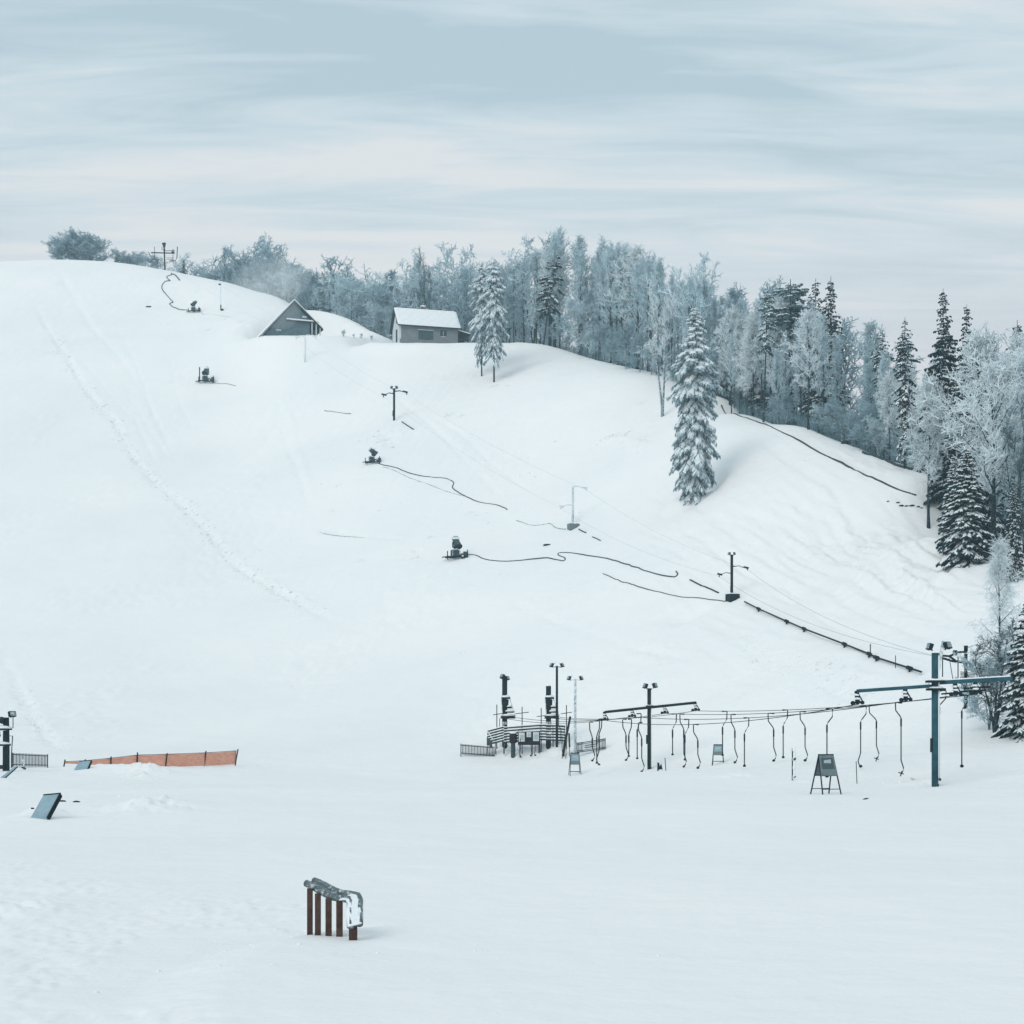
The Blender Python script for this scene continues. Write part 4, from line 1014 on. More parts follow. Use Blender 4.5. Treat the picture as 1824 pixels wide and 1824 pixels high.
def bars_fence(px, py, label, xa, ta, ba, xb, tb, bb, n, board=False):
    sp = Spot(px, py); t = sp.thing('barrier_fence', label, 'fence'); k = sp.k
    P = lambda u, v: sp.l(xa + (xb - xa) * u, (ta + (tb - ta) * u) * (1 - v) + (ba + (bb - ba) * u) * v)
    for v in (.06, .2, .82, .95) if board else (.12, .86):
        MB().bar(P(0, v), P(1, v), .05, 1.5 * k).build('rail', 'slat', t)
    pk = MB()
    for i in range(n + 1):
        u = i / n
        if board and .2 < u < .78: continue
        pk.bar(P(u, 0) + Vector((0, -.05, 0)), P(u, 1) + Vector((0, -.05, 0)), 1.3 * k, .03)
    pk.build('pickets', 'slat', t).name = 'picket_row'
    if board:
        a, b, c, d = P(.2, .22), P(.78, .22), P(.78, .8), P(.2, .8)
        o_ = Vector((0, -.07, 0)); z_ = Vector((0, .02, 0))
        bd = MB().add([*[q + o_ for q in (a, b, c, d)], *[q + o_ + z_ for q in (a, b, c, d)]], [(0, 3, 2, 1), (4, 5, 6, 7), (0, 1, 5, 4), (1, 2, 6, 5), (2, 3, 7, 6), (3, 0, 4, 7)]).build('board', 'paper', t)
        for v, u0, u1 in ((.40, .28, .7), (.60, .26, .66)):
            MB().bar(P(u0, v) - Vector((0, .085, 0)), P(u1, v) - Vector((0, .085, 0)), .02, 1.1 * k).build('stripe', 'steel', bd)
    for u in (0, 1):
        q = P(u, 1); MB().bar((q.x, .03, -.3), P(u, 0) + Vector((0, .03, .03)), 1.6 * k).build('post', 'slat', t)
    MB().bar(P(0, -.04), P(1, -.04), .10, .8 * k).build('snow_cap', 'cap', t)
    return t
bars_fence(850, 1348, 'low dark picket barrier left of the slatted fence', 821, 1325, 1344, 880, 1330, 1348, 22)
bars_fence(1053, 1344, 'slanting barrier with a pale striped board right of the pale lamp post', 1028, 1323, 1341, 1078, 1315, 1334, 20, True)
bars_fence(54, 1368, 'low dark picket barrier beside the pylon at the left edge', 22, 1341, 1365, 84.5, 1344, 1366, 24)

# pylon cut by the left edge
sp = Spot(11, 1373); k = sp.k
t = sp.thing('lift_pylon', 'dark lift pylon with snow-loaded wheel plates cut by the left edge', 'ski lift pylon')
MB().tube([(0, 0, -.5), sp.l(11, 1330), sp.l(11, 1298), sp.l(11, 1278)], [6.2 * k, 6 * k, 5.5 * k, 5 * k], 16).build('mast', 'steel', t, True)
floodlight(t, sp.l(9, 1283), -75, 15, 16 * k); floodlight(t, sp.l(19, 1272), 50, 15, 13 * k)
MB().tube([sp.l(24, 1267, -.1), sp.l(24, 1297, -.1)], .8 * k, 6).build('ladder_rail', 'black', t)
for y, w in ((1297, 17), (1325, 15)):
    o = disc(MB(), sp.l(4, y + 2), w * k, 3 * k).build('wheel_plate', 'black', t, True)
    MB().ball(sp.l(4, y), w * k, 1, 1, .3, 16, 6, .12, int(y)).build('snow_cap', 'cap', o, True)
MB().tube([sp.l(-6, 1302, -.2), sp.l(2, 1304, -.3), sp.l(3, 1310, -.3), sp.l(-4, 1318, -.2)], 1.2 * k, 8).build('bent_guide', 'black', t)
MB().tube([sp.l(17, 1311, -.2), sp.l(24, 1310.5, -.2), sp.l(22, 1345, -.2), sp.l(22, 1368, -.2)], .9 * k, 6).build('tow_guide', 'steel', t)
MB().box(sp.l(6, 1366, -.3), (8 * k, .3, 7 * k)).build('base_cabinet', 'black', t)
sp = Spot(8, 1386); k = sp.k
t = sp.thing('leaning_board', 'grey-blue board lying slanted in the snow at the left edge', 'board')
q = [sp.l(18, 1366, .9), sp.l(23, 1367, .9), sp.l(0, 1396, -.3), sp.l(-6, 1392, -.3)]
MB().add([*q, *[v - Vector((0, 0, .06)) for v in q]], [(0, 3, 2, 1), (4, 5, 6, 7), (0, 1, 5, 4), (1, 2, 6, 5), (2, 3, 7, 6), (3, 0, 4, 7)]).build('panel', 'board', t)
MB().bar(q[1] + Vector((.02, 0, .02)), q[2] + Vector((.02, 0, .02)), .05, .05).build('edge_rail', 'steel', t)
sp = Spot(43, 1371); k = sp.k
t = sp.thing('hydrant', 'small snow-topped water hydrant in front of the picket barrier at the left edge', 'hydrant')
MB().tube([sp.l(43, 1374), sp.l(43, 1366), sp.l(41, 1356)], [1.9 * k, 1.7 * k, 1.4 * k], 8).build('riser', 'rimed_steel', t, True)
MB().tube([sp.l(39, 1367, -.1), sp.l(47, 1369, -.1)], 1.3 * k, 8).build('coupling', 'black', t, True)
MB().ball(sp.l(41, 1354.5), 2.4 * k, 1, 1, .7, 8, 6, .2, 1).build('snow_cap', 'cap', t, True)

# ---------------------------------------------------------------- cables and tow bars
def cable(label, a, b, sag, r=.022, n=24):
    pts = [Vector(a).lerp(Vector(b), i / n) - Vector((0, 0, 4 * sag * (i / n) * (1 - i / n))) for i in range(n + 1)]
    tag(MB().tube(pts, r, 6).build('cable', 'steel'), label, 'cable', 'lift cables')
    return pts
def proj(p): return CX + F * p[0] / p[1], YH - (p[2] - HC) * F / p[1]
ordw = ['first', 'second', 'third', 'fourth']
cabs = []
for i in range(4):
    cabs.append(cable(f'{ordw[i]} haul cable from the left between the slender dark pylon and the blue pylon', endA[i], endB[i], (.62, .48, .40, .30)[i]))
for i, (s, dx) in enumerate(((S1, -8), (S1, 19), (S2, -7), (S2, 20))):
    a = s.p + s.l(s.px + dx, 1278)
    cable(f'{ordw[i]} haul cable from the left between the drive stations and the slender dark pylon', a, endA[i], .35)
c1 = spC.p + spC.l(1690, 1173, -.15); c2 = spC.p + spC.l(1714, 1180, -.15)
cable('short haul cable from the blue pylon to the half-hidden pylon, left one', endB[2], c1, .05)
cable('short haul cable from the blue pylon to the half-hidden pylon, right one', endB[3], c2, .05)

hang = [  # corner x, top y, stem x, bottom y, end style, label
    (1050, 1286, 1055, 1355, 'c', 'tow bar hanging just right of the pale lamp post, left of its trio'),
    (1068, 1284, 1063, 1360, 'r', 'tow bar in the middle of the trio crossing the striped barrier board'),
    (1072, 1281, 1067, 1362, 'c', 'rightmost tow bar of the trio crossing the striped barrier board'),
    (1109, 1281, 1115, 1354, 'c', 'left tow bar of the close pair halfway between striped barrier and slender pylon'),
    (1125, 1281, 1120, 1348, 'r', 'right tow bar of the close pair halfway between striped barrier and slender pylon'),
    (1142, 1271, 1135, 1352, 'r', 'tow bar hanging just left of the slender dark pylon, ending higher'),
    (1137, 1287, 1143, 1376, 'c', 'long tow bar with a curved foot touching the left of the slender dark pylon'),
    (1205, 1268, 1198, 1345, 'r', 'first tow bar right of the slender dark pylon, short with a round seat'),
    (1211, 1270, 1218, 1372, 'c', 'tow bar with curled foot, second right of the slender dark pylon'),
    (1227, 1280, 1220, 1354, 'r', 'tow bar closing a forked pair, third right of the slender dark pylon'),
    (1235, 1286, 1243, 1393, 'c', 'lowest-reaching tow bar with a black seat left of the far A-frame board'),
    (1295, 1263, 1287, 1346, 'r', 'tow bar whose end hangs in front of the far A-frame board'),
    (1302, 1274, 1309, 1365, 'c', 'tow bar with curled foot just right of the far A-frame board'),
    (1334, 1278, 1326, 1383, 'r', 'second tow bar right of the far A-frame board'),
    (1368, 1272, 1378, 1395, 'c', 'long thick tow bar left of the snow-plastered post'),
    (1403, 1265, 1395, 1360, 'r', 'short tow bar directly left of the snow-plastered post'),
    (1425, 1268, 1434, 1376, 'c', 'tow bar with curled foot right of the snow-plastered post'),
    (1483, 1262, 1473, 1384, 'r', 'tow bar hanging behind the nearest A-frame board'),
    (1543, 1257, 1533, 1367, 'c', 'tow bar beside the thin stick, left of the longest one'),
    (1548, 1245, 1561, 1393, 'x', 'longest tow bar with a cross-shaped seat, right of the thin stick'),
    (1595, 1247, 1605, 1378, 'x', 'tow bar with cross-shaped seat hanging left of the blue pylon'),
    (1685, 1230, 1673, 1390, 'r', 'tow bar hanging right against the mast of the blue pylon'),
    (1723, 1238, 1713, 1366, 'r', 'tow bar with a round seat alone right of the blue pylon'),
]
for cx_, ty, sx_, by, st, lb in hang:
    best = None
    if cx_ < 1079:
        e = endA[0]; Y0 = e.y + 1.0
    elif cx_ < 1160: Y0 = endA[1].y + 1 if by < 1365 else endA[0].y - 1.5
    elif cx_ > 1640: Y0 = endB[2].y
    else:
        for cb in cabs:
            for a, b in zip(cb, cb[1:]):
                xa, ya = proj(a); xb, yb = proj(b)
                if min(xa, xb) <= cx_ <= max(xa, xb):
                    u = (cx_ - xa) / (xb - xa); q = a.lerp(b, u); yq = proj(q)[1]
                    # a bar reaching far down hangs on a nearer cable
                    if best is None or abs(yq - ty) < best[0]: best = (abs(yq - ty), q)
        Y0 = best[1].y
    k = Y0 / F
    top = Vector(((cx_ - CX) * k, Y0, HC - (ty - YH) * k))
    if best is not None: top = Vector((best[1].x, best[1].y, best[1].z)); ty = proj(top)[1]
    zb = gz(top.x + (sx_ - cx_) * k, top.y); Lpx = min(by - ty, (top.z - zb - .16) / k)
    t = thing('tow_bar', lb, 'tow bar', top, 0, 'tow bars on the lift cables')
    dx = sx_ - cx_; s = 1 if dx > 0 else -1
    q = lambda x, y: Vector((x * k, -.02, -y * k))
    cor = [q(dx * .9, 0), q(s * .8, 0), q(0, 1.2), q(s * .5, 14), q(dx * .8, 24), q(dx, 28), q(dx, Lpx - 24)]
    if st == 'r': cor += [q(dx, Lpx - 4), q(dx, Lpx - 1)]
    else: cor += [q(dx + s * 2.5, Lpx - 16), q(dx + s * 4.5, Lpx - 10), q(dx + s * 3, Lpx - 4), q(dx, Lpx)]
    rr = max(.030, .95 * k)
    MB().tube(cor, rr, 8).build('bar', 'black', t, True)
    MB().tube([q(dx, 29), q(dx, 42)], rr * 1.5, 8).build('spring_sleeve', 'black', t, True)
    g = MB().box(q(dx * .9, .2), (.16, .1, .09)).build('grip', 'black', t)
    e = cor[-1]
    if st == 'x':
        mb = MB().bar(e + Vector((-.13, 0, .06)), e + Vector((.13, 0, -.02)), .05, .05); mb.bar(e + Vector((-.03, 0, -.13)), e + Vector((.04, 0, .12)), .05, .05); mb.build('seat', 'black', t)
    else:
        MB().tube([e + Vector((0, .02, .07)), e + Vector((0, 0, .04)), e + Vector((0, -.01, -.02)), e + Vector((0, -.02, -.05))], [.05, .10, .115, .05], 12).build('seat', 'black', t, True)
for i, (px, y0, y1, lb) in enumerate(((927, 1326, 1348, 'tow bar end with a round seat under the left leg of the notice board'), (946, 1326, 1346, 'tow bar end hanging under the middle of the notice board'),
                                      (953, 1334, 1345, 'small curled tow bar end under the notice board'), (1001, 1322, 1354, 'curled tow bar end below the leaning padded post'), (1008, 1336, 1360, 'tow bar end with a dark seat left of the small A-frame board'))):
    sp = Spot(px, 1349); k = sp.k
    t = thing('tow_bar', lb, 'tow bar', sp.p + sp.l(px, y0, -.35), 0, 'tow bars on the lift cables')
    L_ = (y1 - y0) * k; s = -1 if i % 2 else 1
    MB().tube([(0, 0, .5), (0, 0, -L_ * .4), (-.05 * s, 0, -L_ * .7), (.02 * s, 0, -L_)], .028, 8).build('bar', 'black', t, True)
    MB().tube([(.02 * s, .02, -L_ + .06), (.02 * s, 0, -L_), (.02 * s, -.02, -L_ - .05)], [.06, .11, .06], 12).build('seat', 'black', t, True)

# ---------------------------------------------------------------- A-frame boards and sticks
def aframe(px, py, top, w_px, rz, label, m_face='panel_dark'):
    sp = Spot(px, py); k = sp.k; t = thing('aframe_board', label, 'A-frame board', sp.p, R(rz))
    H = (py - top) * k; w = w_px * k / 2; b = H * .27
    zt, zm = H, H * .48
    for s in (-1, 1):      # front and back leaf
        yb = lambda z: -s * b * (1 - z / H) * 1.0
        P = lambda x, z, o=0.0: Vector((x * (1 + .30 * (1 - z / H)), yb(z) - s * o, z))
        pn = [P(-w, zt), P(w, zt), P(w, zm), P(-w, zm)]; o_ = Vector((0, -s * .03, 0))
        f = MB().add([*[q + o_ for q in pn], *pn], [(0, 3, 2, 1), (4, 5, 6, 7), (0, 1, 5, 4), (1, 2, 6, 5), (2, 3, 7, 6), (3, 0, 4, 7)]).build('panel', 'panel_grey', t)
        i1 = [P(-w * .78, zt - .07 * H), P(w * .78, zt - .07 * H), P(w * .80, zm + .17 * H), P(-w * .80, zm + .17 * H)]
        MB().add([*[q + o_ * 1.35 for q in i1], *[q + o_ * .8 for q in i1]], [(0, 3, 2, 1), (4, 5, 6, 7), (0, 1, 5, 4), (1, 2, 6, 5), (2, 3, 7, 6), (3, 0, 4, 7)]).build('poster', m_face, f)
        i2 = [P(-w * .45, zt - .13 * H), P(w * .5, zt - .11 * H), P(w * .45, zt - .21 * H), P(-w * .5, zt - .20 * H)]
        MB().add([*[q + o_ * 1.6 for q in i2], *[q + o_ * 1.2 for q in i2]], [(0, 3, 2, 1), (4, 5, 6, 7), (0, 1, 5, 4), (1, 2, 6, 5), (2, 3, 7, 6), (3, 0, 4, 7)]).build('print', 'panel_pale', f)
        for q in (-1, 1):
            MB().bar(P(q * w, zt + .01), P(q * w, -.12), .045, .045).build('leg', 'black', t)
        MB().bar(P(-w, H * .14), P(w, H * .14), .035, .035).build('crossbar', 'black', t)
        MB().bar(P(-w, zm), P(w, zm), .05, .04).build('bottom_rail', 'black', t)
    MB().bar((-w * 1.04, 0, zt + .02), (w * 1.04, 0, zt + .02), .09, .05).build('ridge', 'black', t)
    return t
aframe(1471, 1415, 1345, 30, 24, 'nearest and largest dark A-frame board, between the tow bars and the thin stick')
aframe(1279, 1361, 1327, 15, -10, 'farthest small grey A-frame board behind the tow bars', 'board')
aframe(1024, 1380, 1342, 15, 5, 'grey-blue A-frame board in front of the pale lamp post', 'board')
sp = Spot(1413, 1389); k = sp.k
t = sp.thing('snow_stake', 'post plastered white with snow among the tow bars', 'post')
MB().bar((-.05, 0, -.3), sp.l(1411.5, 1333), 1.8 * k).build('stake', 'steel', t)
mb = MB()
for i in range(7): mb.ball(sp.l(1414 + (i % 2), 1384 - i * 8, -.03), 3.0 * k, .9, .8, 1.9, 8, 6, .3, i)
mb.build('snow_crust', 'cap', t, True)
for y in (1351, 1353, 1384): MB().box(sp.l(1415, y, -.09), (5 * k, .05, 1.6 * k), 0, R(-20)).build('peg', 'black', t)
sp = Spot(1526.5, 1396)
tag(MB().tube([sp.p - Vector((0, 0, .3)), sp.p, sp.p + sp.l(1525, 1356)], .7 * sp.k, 8).build('marker_stick', 'steel'), 'thin dark stick upright in the snow right of the nearest A-frame board', 'stick')
sp = Spot(1176, 1373); k = sp.k
t = sp.thing('stump', 'jagged dark stump in the snow right of the slender dark pylon', 'stump')
MB().prism([(sp.l(x, y).x, sp.l(x, y).z) for x, y in ((1171, 1376), (1171, 1358), (1174, 1359), (1175, 1366), (1177, 1362), (1178, 1361), (1180, 1370), (1181, 1376))], -.12, .12).build('wood', 'steel', t)
MB().ball(sp.l(1177, 1372, -.1), 4 * k, 1.3, .8, .4, 8, 5, .3, 1).build('snow_cap', 'cap', t, True)
sp = Spot(1186, 1373)
tag(MB().tube([sp.p - Vector((0, 0, .3)), sp.p, sp.p + sp.l(1184.5, 1350)], .7 * sp.k, 8).build('marker_stick', 'steel'), 'short thin stick right beside the jagged stump', 'stick')
for px, py, lb in ((1544, 1423, 'tiny dark clod on the snow below the thin stick'), (1540, 1424, 'tiny dark clod beside the other, left one'), (112, 1428, 'dark clod on the snow right of the slide box'), (136, 1429, 'smaller clod right of the dark one by the slide box')):
    sp = Spot(px, py)
    tag(MB().ball(sp.p, .07 if px > 200 else .10, 1.4, 1, .6, 8, 5, .3, px).build('clod', 'hut_dark', None, True), lb, 'clod')

# ---------------------------------------------------------------- pylons up the slope
def slope_pylon(px, py, top, label, la, ra, m='steel', w=4.0, box=None, lamps=True):
    sp = Spot(px, py); t = sp.thing('lift_pylon', label, 'ski lift pylon'); k = sp.k; l = sp.l
    MB().tube([(0, 0, -.4), l(px, top + 6)], w * k / 2, 10).build('mast', m, t, True)
    MB().box(l(px - 1.5, (py + top) / 2 + (py - top) * .30, -.1), (2.5 * k, .3, 10 * k)).build('control_box', m, t)
    tips = []
    for (xe, ye, ya) in (la, ra):
        s = 1 if xe > px else -1
        a = MB().tube([l(px, ya), l(px + (xe - px) * .45, ya - 1), l(xe - 4 * s, ye), l(xe, ye + .5)], [1.1 * k, 1.0 * k, .9 * k, .8 * k], 6).build('arm', m, t)
        MB().box(l(xe - 2 * s, ye, -.05), (9 * k, .3, 2.6 * k), 0, R(14)).build('sheave_box', m, a)
        MB().tube([l(xe - 1 * s, ye + 1), l(xe + 1.0, ye + 5)], .9 * k, 6).build('sheave_drop', m, a)
        MB().bar(l(px + s * 2, ya - 1.6), l(xe - 6 * s, ye - 1.4), .16, .6 * k).build('snow_cover', 'cap', a)
        tips.append(sp.p + l(xe, ye + 3))
    if lamps:
        floodlight(t, l(px - 3, top + 4), -60, 15, 5.5 * k); floodlight(t, l(px + 3, top + 4), 60, 15, 5.5 * k)
        MB().bar(l(px - 4, top + 7), l(px + 4, top + 7), .9 * k).build('lamp_bracket', m, t)
    if box:
        x0, x1, y0, y1 = box
        b = MB().box(l((x0 + x1) / 2, (y0 + y1) / 2 - 1, -.6), ((x1 - x0) * k, 1.0, (y1 - y0 + 6) * k), 0, 0, R(25)).build('foundation_box', 'panel_grey' if m != 'steel' else 'steel', t)
        MB().ball(l((x0 + x1) / 2, y0 - 4, -.6), (x1 - x0) * .50 * k, 1, .8, .24, 10, 6, .15, 2).build('snow_cap', 'cap', b, True)
    return tips
T1 = slope_pylon(1303.5, 1066, 982, 'lift pylon on the slope nearest the valley, with dark concrete foundation box', (1280, 1023, 1021), (1331, 1011, 1009), 'steel', 5, (1294, 1313, 1063, 1077))
T2 = slope_pylon(1020.5, 938, 860, 'pale frost-covered lift pylon with a grey foundation box', (998, 902, 900), (1044, 869, 867), 'rimed_steel', 4, (1012, 1030, 938, 951), lamps=False)
T3 = slope_pylon(702, 749, 686, 'dark lift pylon with two arms below the house', (682, 703, 701), (724, 698, 697), 'steel', 4)
T4 = slope_pylon(543.5, 645, 596, 'pale misty lift pylon just below the triangular cabin', (527, 600, 599), (562, 599, 598), 'pale_steel', 3.6, lamps=False)
up = [c1, c2]
names_ = ['from the half-hidden pylon up to the pylon with the dark box', 'from the pylon with the dark box up to the frosted pylon', 'from the frosted pylon up to the pylon below the house', 'from the pylon below the house up to the misty pylon']
prev = [c1, c2]
for lb, tips in zip(names_, (T1, T2, T3, T4)):
    for i in (0, 1):
        cable(f'{("left", "right")[i]} cable {lb}', prev[i], tips[i], 1.2 if 'half' in lb else .9, .008 if 'half' in lb else .005)
    prev = tips
# summit return mast
sp = Spot(294, 481, 438); k = sp.k; l = sp.l
t = sp.thing('return_mast', 'summit return mast with crossbar and hanging hoops on the crest', 'ski lift pylon')
MB().tube([(0, 0, -1), l(292.5, 440)], 1.3 * k, 10).build('mast', 'black', t, True)
MB().tube([l(292.5, 442), l(292.5, 438), l(292, 433)], [1.2 * k, 2.4 * k, 3.8 * k], 8).build('lamp_head', 'black', t)
MB().box(l(292.5, 445), (3.4 * k, 3 * k, 1.8 * k)).build('collar', 'black', t)
MB().bar(l(269, 450), l(311, 451), 1.7 * k).build('crossbar', 'black', t)
MB().bar(l(293, 447), l(312, 446), .8 * k).build('upper_bar', 'steel', t)
MB().tube([l(265, 449, -.3), l(268, 457, -.3), l(273, 463, -.3), l(290, 464, -.3)], .6 * k, 6).build('left_hoop', 'steel', t).name = 'hoop'
MB().tube([l(316.5, 440, -.3), l(315.5, 460, -.3), l(313, 465, -.3), l(302, 465.5, -.3)], .8 * k, 6).build('hoop', 'steel', t)
for x, y0, y1 in ((275.5, 440, 462), (308.5, 444, 465), (289, 440, 446)):
    MB().tube([l(x, y0, -.3), l(x, y1, -.3)], .5 * k, 6).build('rod', 'steel', t)
for y in (460, 463): MB().bar(l(297, y, -.3), l(310, y, -.3), .6 * k).build('lower_bar', 'steel', t)
MB().box(l(308.5, 450, -.3), (5 * k, .5, 3 * k)).build('sheave_box', 'black', t)
top_ = sp.p + l(270, 451, -.3); top2 = sp.p + l(310, 451, -.3)
for i, (a, b) in enumerate(((T4[0], top_), (T4[1], top2))):
    cable(f'{("left", "right")[i]} cable from the misty pylon up to the summit mast', a, b, 1.0, .005)
sp = Spot(393.5, 553); k = sp.k
t = sp.thing('lamp_post', 'thin pale lamp post on the upper slope right of the highest snow gun', 'lamp post')
MB().tube([(0, 0, -.3), sp.l(393, 508)], .8 * k, 8).build('pole', 'pale_steel', t); MB().box(sp.l(391.5, 506.5), (4 * k, .4, 2 * k)).build('lamp_head', 'steel', t)
MB().box(sp.l(396, 552), (4 * k, .5, 3.5 * k)).build('base_box', 'steel', t); MB().tube([sp.l(393.5, 553), sp.l(393.4, 543)], 1.1 * k, 8).build('lower_sleeve', 'steel', t)
sp = Spot(24, 0, 456)
tag(MB().tube([sp.p - Vector((0, 0, .3)), sp.p + Vector((0, 0, .5)), sp.p + Vector((.05, 0, .95))], [.12, .22, .12], 8).build('summit_post', 'steel'), 'tiny dark post on the crest at the far left', 'post')

# ---------------------------------------------------------------- snow guns
def snow_gun(px, py, h_px, label, rz, pitch, yaw, flip=1, low=False):
    sp = Spot(px, py); s = h_px * sp.k / 2.45
    t = thing('snow_gun', label, 'snow gun', sp.p, R(rz)); t.scale = (s, s, s)
    sl = MB()
    for y in (-.45, .45): sl.bar((-1.15, y, .16), (1.15, y, .16), .13, .15)
    for x in (-1.0, 0, 1.0): sl.bar((x, -.5, .2), (x, .5, .2), .12, .1)
    sl.build('sled_frame', 'black', t)
    MB().bar((-1.15, 0, .2), (-1.55, 0, .12), .12, .1).build('tow_bar_hitch', 'black', t)
    for x, h in ((-1.05, .75), (1.1, .95)):
        MB().tube([(x, -.5, -.15), (x, -.5, h)], .055, 8).build('jack', 'steel', t)
    for y in (-.6, .6):
        w = MB().tube([(.55, y - .09, .26), (.55, y - .05, .26), (.55, y + .05, .26), (.55, y + .09, .26)], [.22, .27, .27, .22], 14).build('wheel', 'black', t, True)
        MB().tube([(.55, y - .11, .26), (.55, y + .11, .26)], .11, 10).build('rim', 'rimed_steel', w)
    c = MB().box((1.0, 0, .5), (.42, .6, .5)).build('control_cabinet', 'gun', t); MB().box((1.0, 0, .78), (.44, .62, .07)).build('snow_cap', 'cap', c)
    b = MB().box((-.15, 0, .62), (.85, .7, .6)).build('compressor', 'gun', t)
    MB().tube([(-.5, -.4, .3), (-.45, -.42, .95), (-.05, -.42, 1.02), (.25, -.42, .9), (.5, -.4, .3)], .055, 6).build('guard_frame', 'rimed_steel', t)
    MB().ball((-.15, 0, .92), .42, 1.1, .9, .3, 10, 6, .2, px).build('snow_cap', 'cap', b, True)
    MB().tube([(0, 0, .9), (0, 0, 1.25)], .17, 10).build('turntable', 'black', t, True)
    Rm = Matrix.Rotation(R(yaw), 3, 'Z') @ Matrix.Rotation(R(-pitch), 3, 'Y')
    C0 = Vector((0, 0, 1.74)); X = lambda u: C0 + Rm @ Vector((u, 0, 0))
    br = MB().tube([X(-.62), X(-.58), X(-.35), X(.1), X(.5), X(.52)], [.46, .50, .40, .36, .32, .28], 18).build('barrel', 'gun', t, True)
    MB().tube([X(.5), X(.6), X(.64)], [.36, .38, .34], 18).build('nozzle_ring', 'rimed_steel', br, True)
    MB().tube([X(-.66), X(-.62)], .48, 18).build('fan_grille', 'black', br)
    for sg in (-1, 1):
        o_ = Rm @ Vector((0, sg * .46, 0)); MB().bar((o_.x * .95, o_.y * .95, 1.15), C0 + o_ * 1.0, .12, .1).build('yoke_arm', 'black', t)
    MB().ball(X(.05) + Vector((0, 0, .36)), .34, 1.2, 1, .45, 10, 6, .25, px + 1).build('snow_cap', 'cap', br, True)
    return sp
snow_gun(813, 996, 41, 'snow gun nearest the valley, on a sled with a thick dark hose to its right', 12, 58, 110)
snow_gun(664, 825, 29, 'snow gun on a sled below the two-armed pylon, tilted to the left', -3, 38, 205)
snow_gun(367, 682, 29, 'snow gun with an upright pole on the bare left piste', 6, 50, 70)
snow_gun(346, 556, 22, 'highest snow gun, near the crest below the summit mast', -4, 50, 20)
sp = Spot(355.5, 680); tag(MB().tube([sp.p, sp.p + sp.l(355.5, 654)], 1.0 * sp.k, 8).build('marker_pole', 'steel'), 'dark upright pole left of the snow gun on the bare left piste', 'pole')

# ---------------------------------------------------------------- hoses and pipes
H_ = ground_hose
H_('hose', 'thick dark hose from the lowest snow gun with an S bend, running right', [(830, 988), (845, 989), (862, 996), (885, 1000), (925, 999), (950, 997), (975, 995), (992, 998), (1004, 1000), (1006, 994), (994, 989), (1000, 985), (1030, 987), (1080, 995), (1130, 1011), (1160, 1020), (1195, 1028), (1207, 1025), (1204, 1018)], .075, 'hose', 'hose', .5, .05, 1)
H_('hose', 'dark hose winding down from the snow gun below the two-armed pylon', [(672, 826), (682, 829), (700, 833), (730, 844), (765, 850), (795, 853), (808, 860), (806, 869), (818, 879), (838, 889), (855, 895), (880, 899), (900, 906), (903, 909)], .075, 'hose', 'hose', .5, .05, 2)
H_('hose', 'thin frosted hose running just below the winding dark one', [(682, 833), (690, 834), (710, 842), (730, 852), (758, 861), (785, 872), (803, 878), (832, 886)], .05, 'hose_pale', 'hose', .3, .05, 3)
H_('hose', 'pale snow-dusted hose leading left from the frosted pylon box', [(920, 928), (945, 936), (965, 936), (980, 934), (990, 941), (1008, 944)], .06, 'hose_pale', 'hose', .4, .06, 4)
H_('hose', 'long thin hose joining the pylon with the dark foundation box from the left', [(1074, 1022), (1100, 1033), (1125, 1042), (1150, 1050), (1176, 1055), (1200, 1062), (1240, 1066), (1280, 1070), (1294, 1072)], .055, 'hose', 'hose', .3, .05, 5)
H_('hose', 'dark hose curling from the crest to the highest snow gun', [(305, 487), (305, 490), (297, 493), (300, 498), (303, 501), (294, 502), (289, 508), (289, 516), (296, 525), (303, 533), (308, 539), (302, 542), (309, 548), (320, 552), (335, 553)], .10, 'hose', 'hose', .7, .05, 6)
H_('hose', 'short dark pipe lying on the snow under the crest right of the curling hose', [(306, 489), (311, 490), (320, 500)], .14, 'hose', 'pipe', .7, .02, 7)
H_('hose', 'faint snow-covered hose trailing right of the highest snow gun', [(358, 557), (364, 561), (372, 559), (390, 562), (410, 565)], .05, 'hose_pale', 'hose', .2, .07, 8)
H_('hose', 'thin dark hose trailing right of the snow gun on the bare left piste', [(378, 681), (390, 684), (405, 684.5), (420, 688)], .05, 'hose', 'hose', .3, .06, 9)
H_('pipe', 'dark pipe lying flat on the snow left of the two-armed pylon', [(578, 732), (598, 734), (625, 738)], .07, 'hose', 'pipe', .4, .05, 10)
H_('pipe', 'short dark pipe lying downhill right of the two-armed pylon', [(716, 752), (726, 759), (737, 766)], .10, 'hose', 'pipe', .6, .02, 11)
H_('pipe', 'upper dark pipe piece on the snow above the dark foundation box', [(1229, 1035), (1251, 1045)], .08, 'hose', 'pipe', .7, .0, 12)
H_('pipe', 'lower dark pipe piece ending at the dark foundation box', [(1253, 1046), (1280, 1057)], .08, 'hose', 'pipe', .7, .0, 13)
H_('pipe', 'short dark pipe piece right of the grey foundation box', [(1031, 944), (1044, 950)], .08, 'hose', 'pipe', .6, .0, 14)
H_('pipe', 'lone short dark pipe piece downhill of the grey foundation box', [(1055, 957), (1070, 964)], .07, 'hose', 'pipe', .5, .03, 15)
H_('pipe', 'long dark pipeline along the wood edge right of the lone spruce', [(1285, 723), (1313, 739), (1344, 750), (1378, 763), (1412, 779), (1446, 799), (1484, 818), (1528, 840), (1566, 858), (1600, 872), (1632, 885)], .12, 'hose', 'pipe', .1, .09, 16)
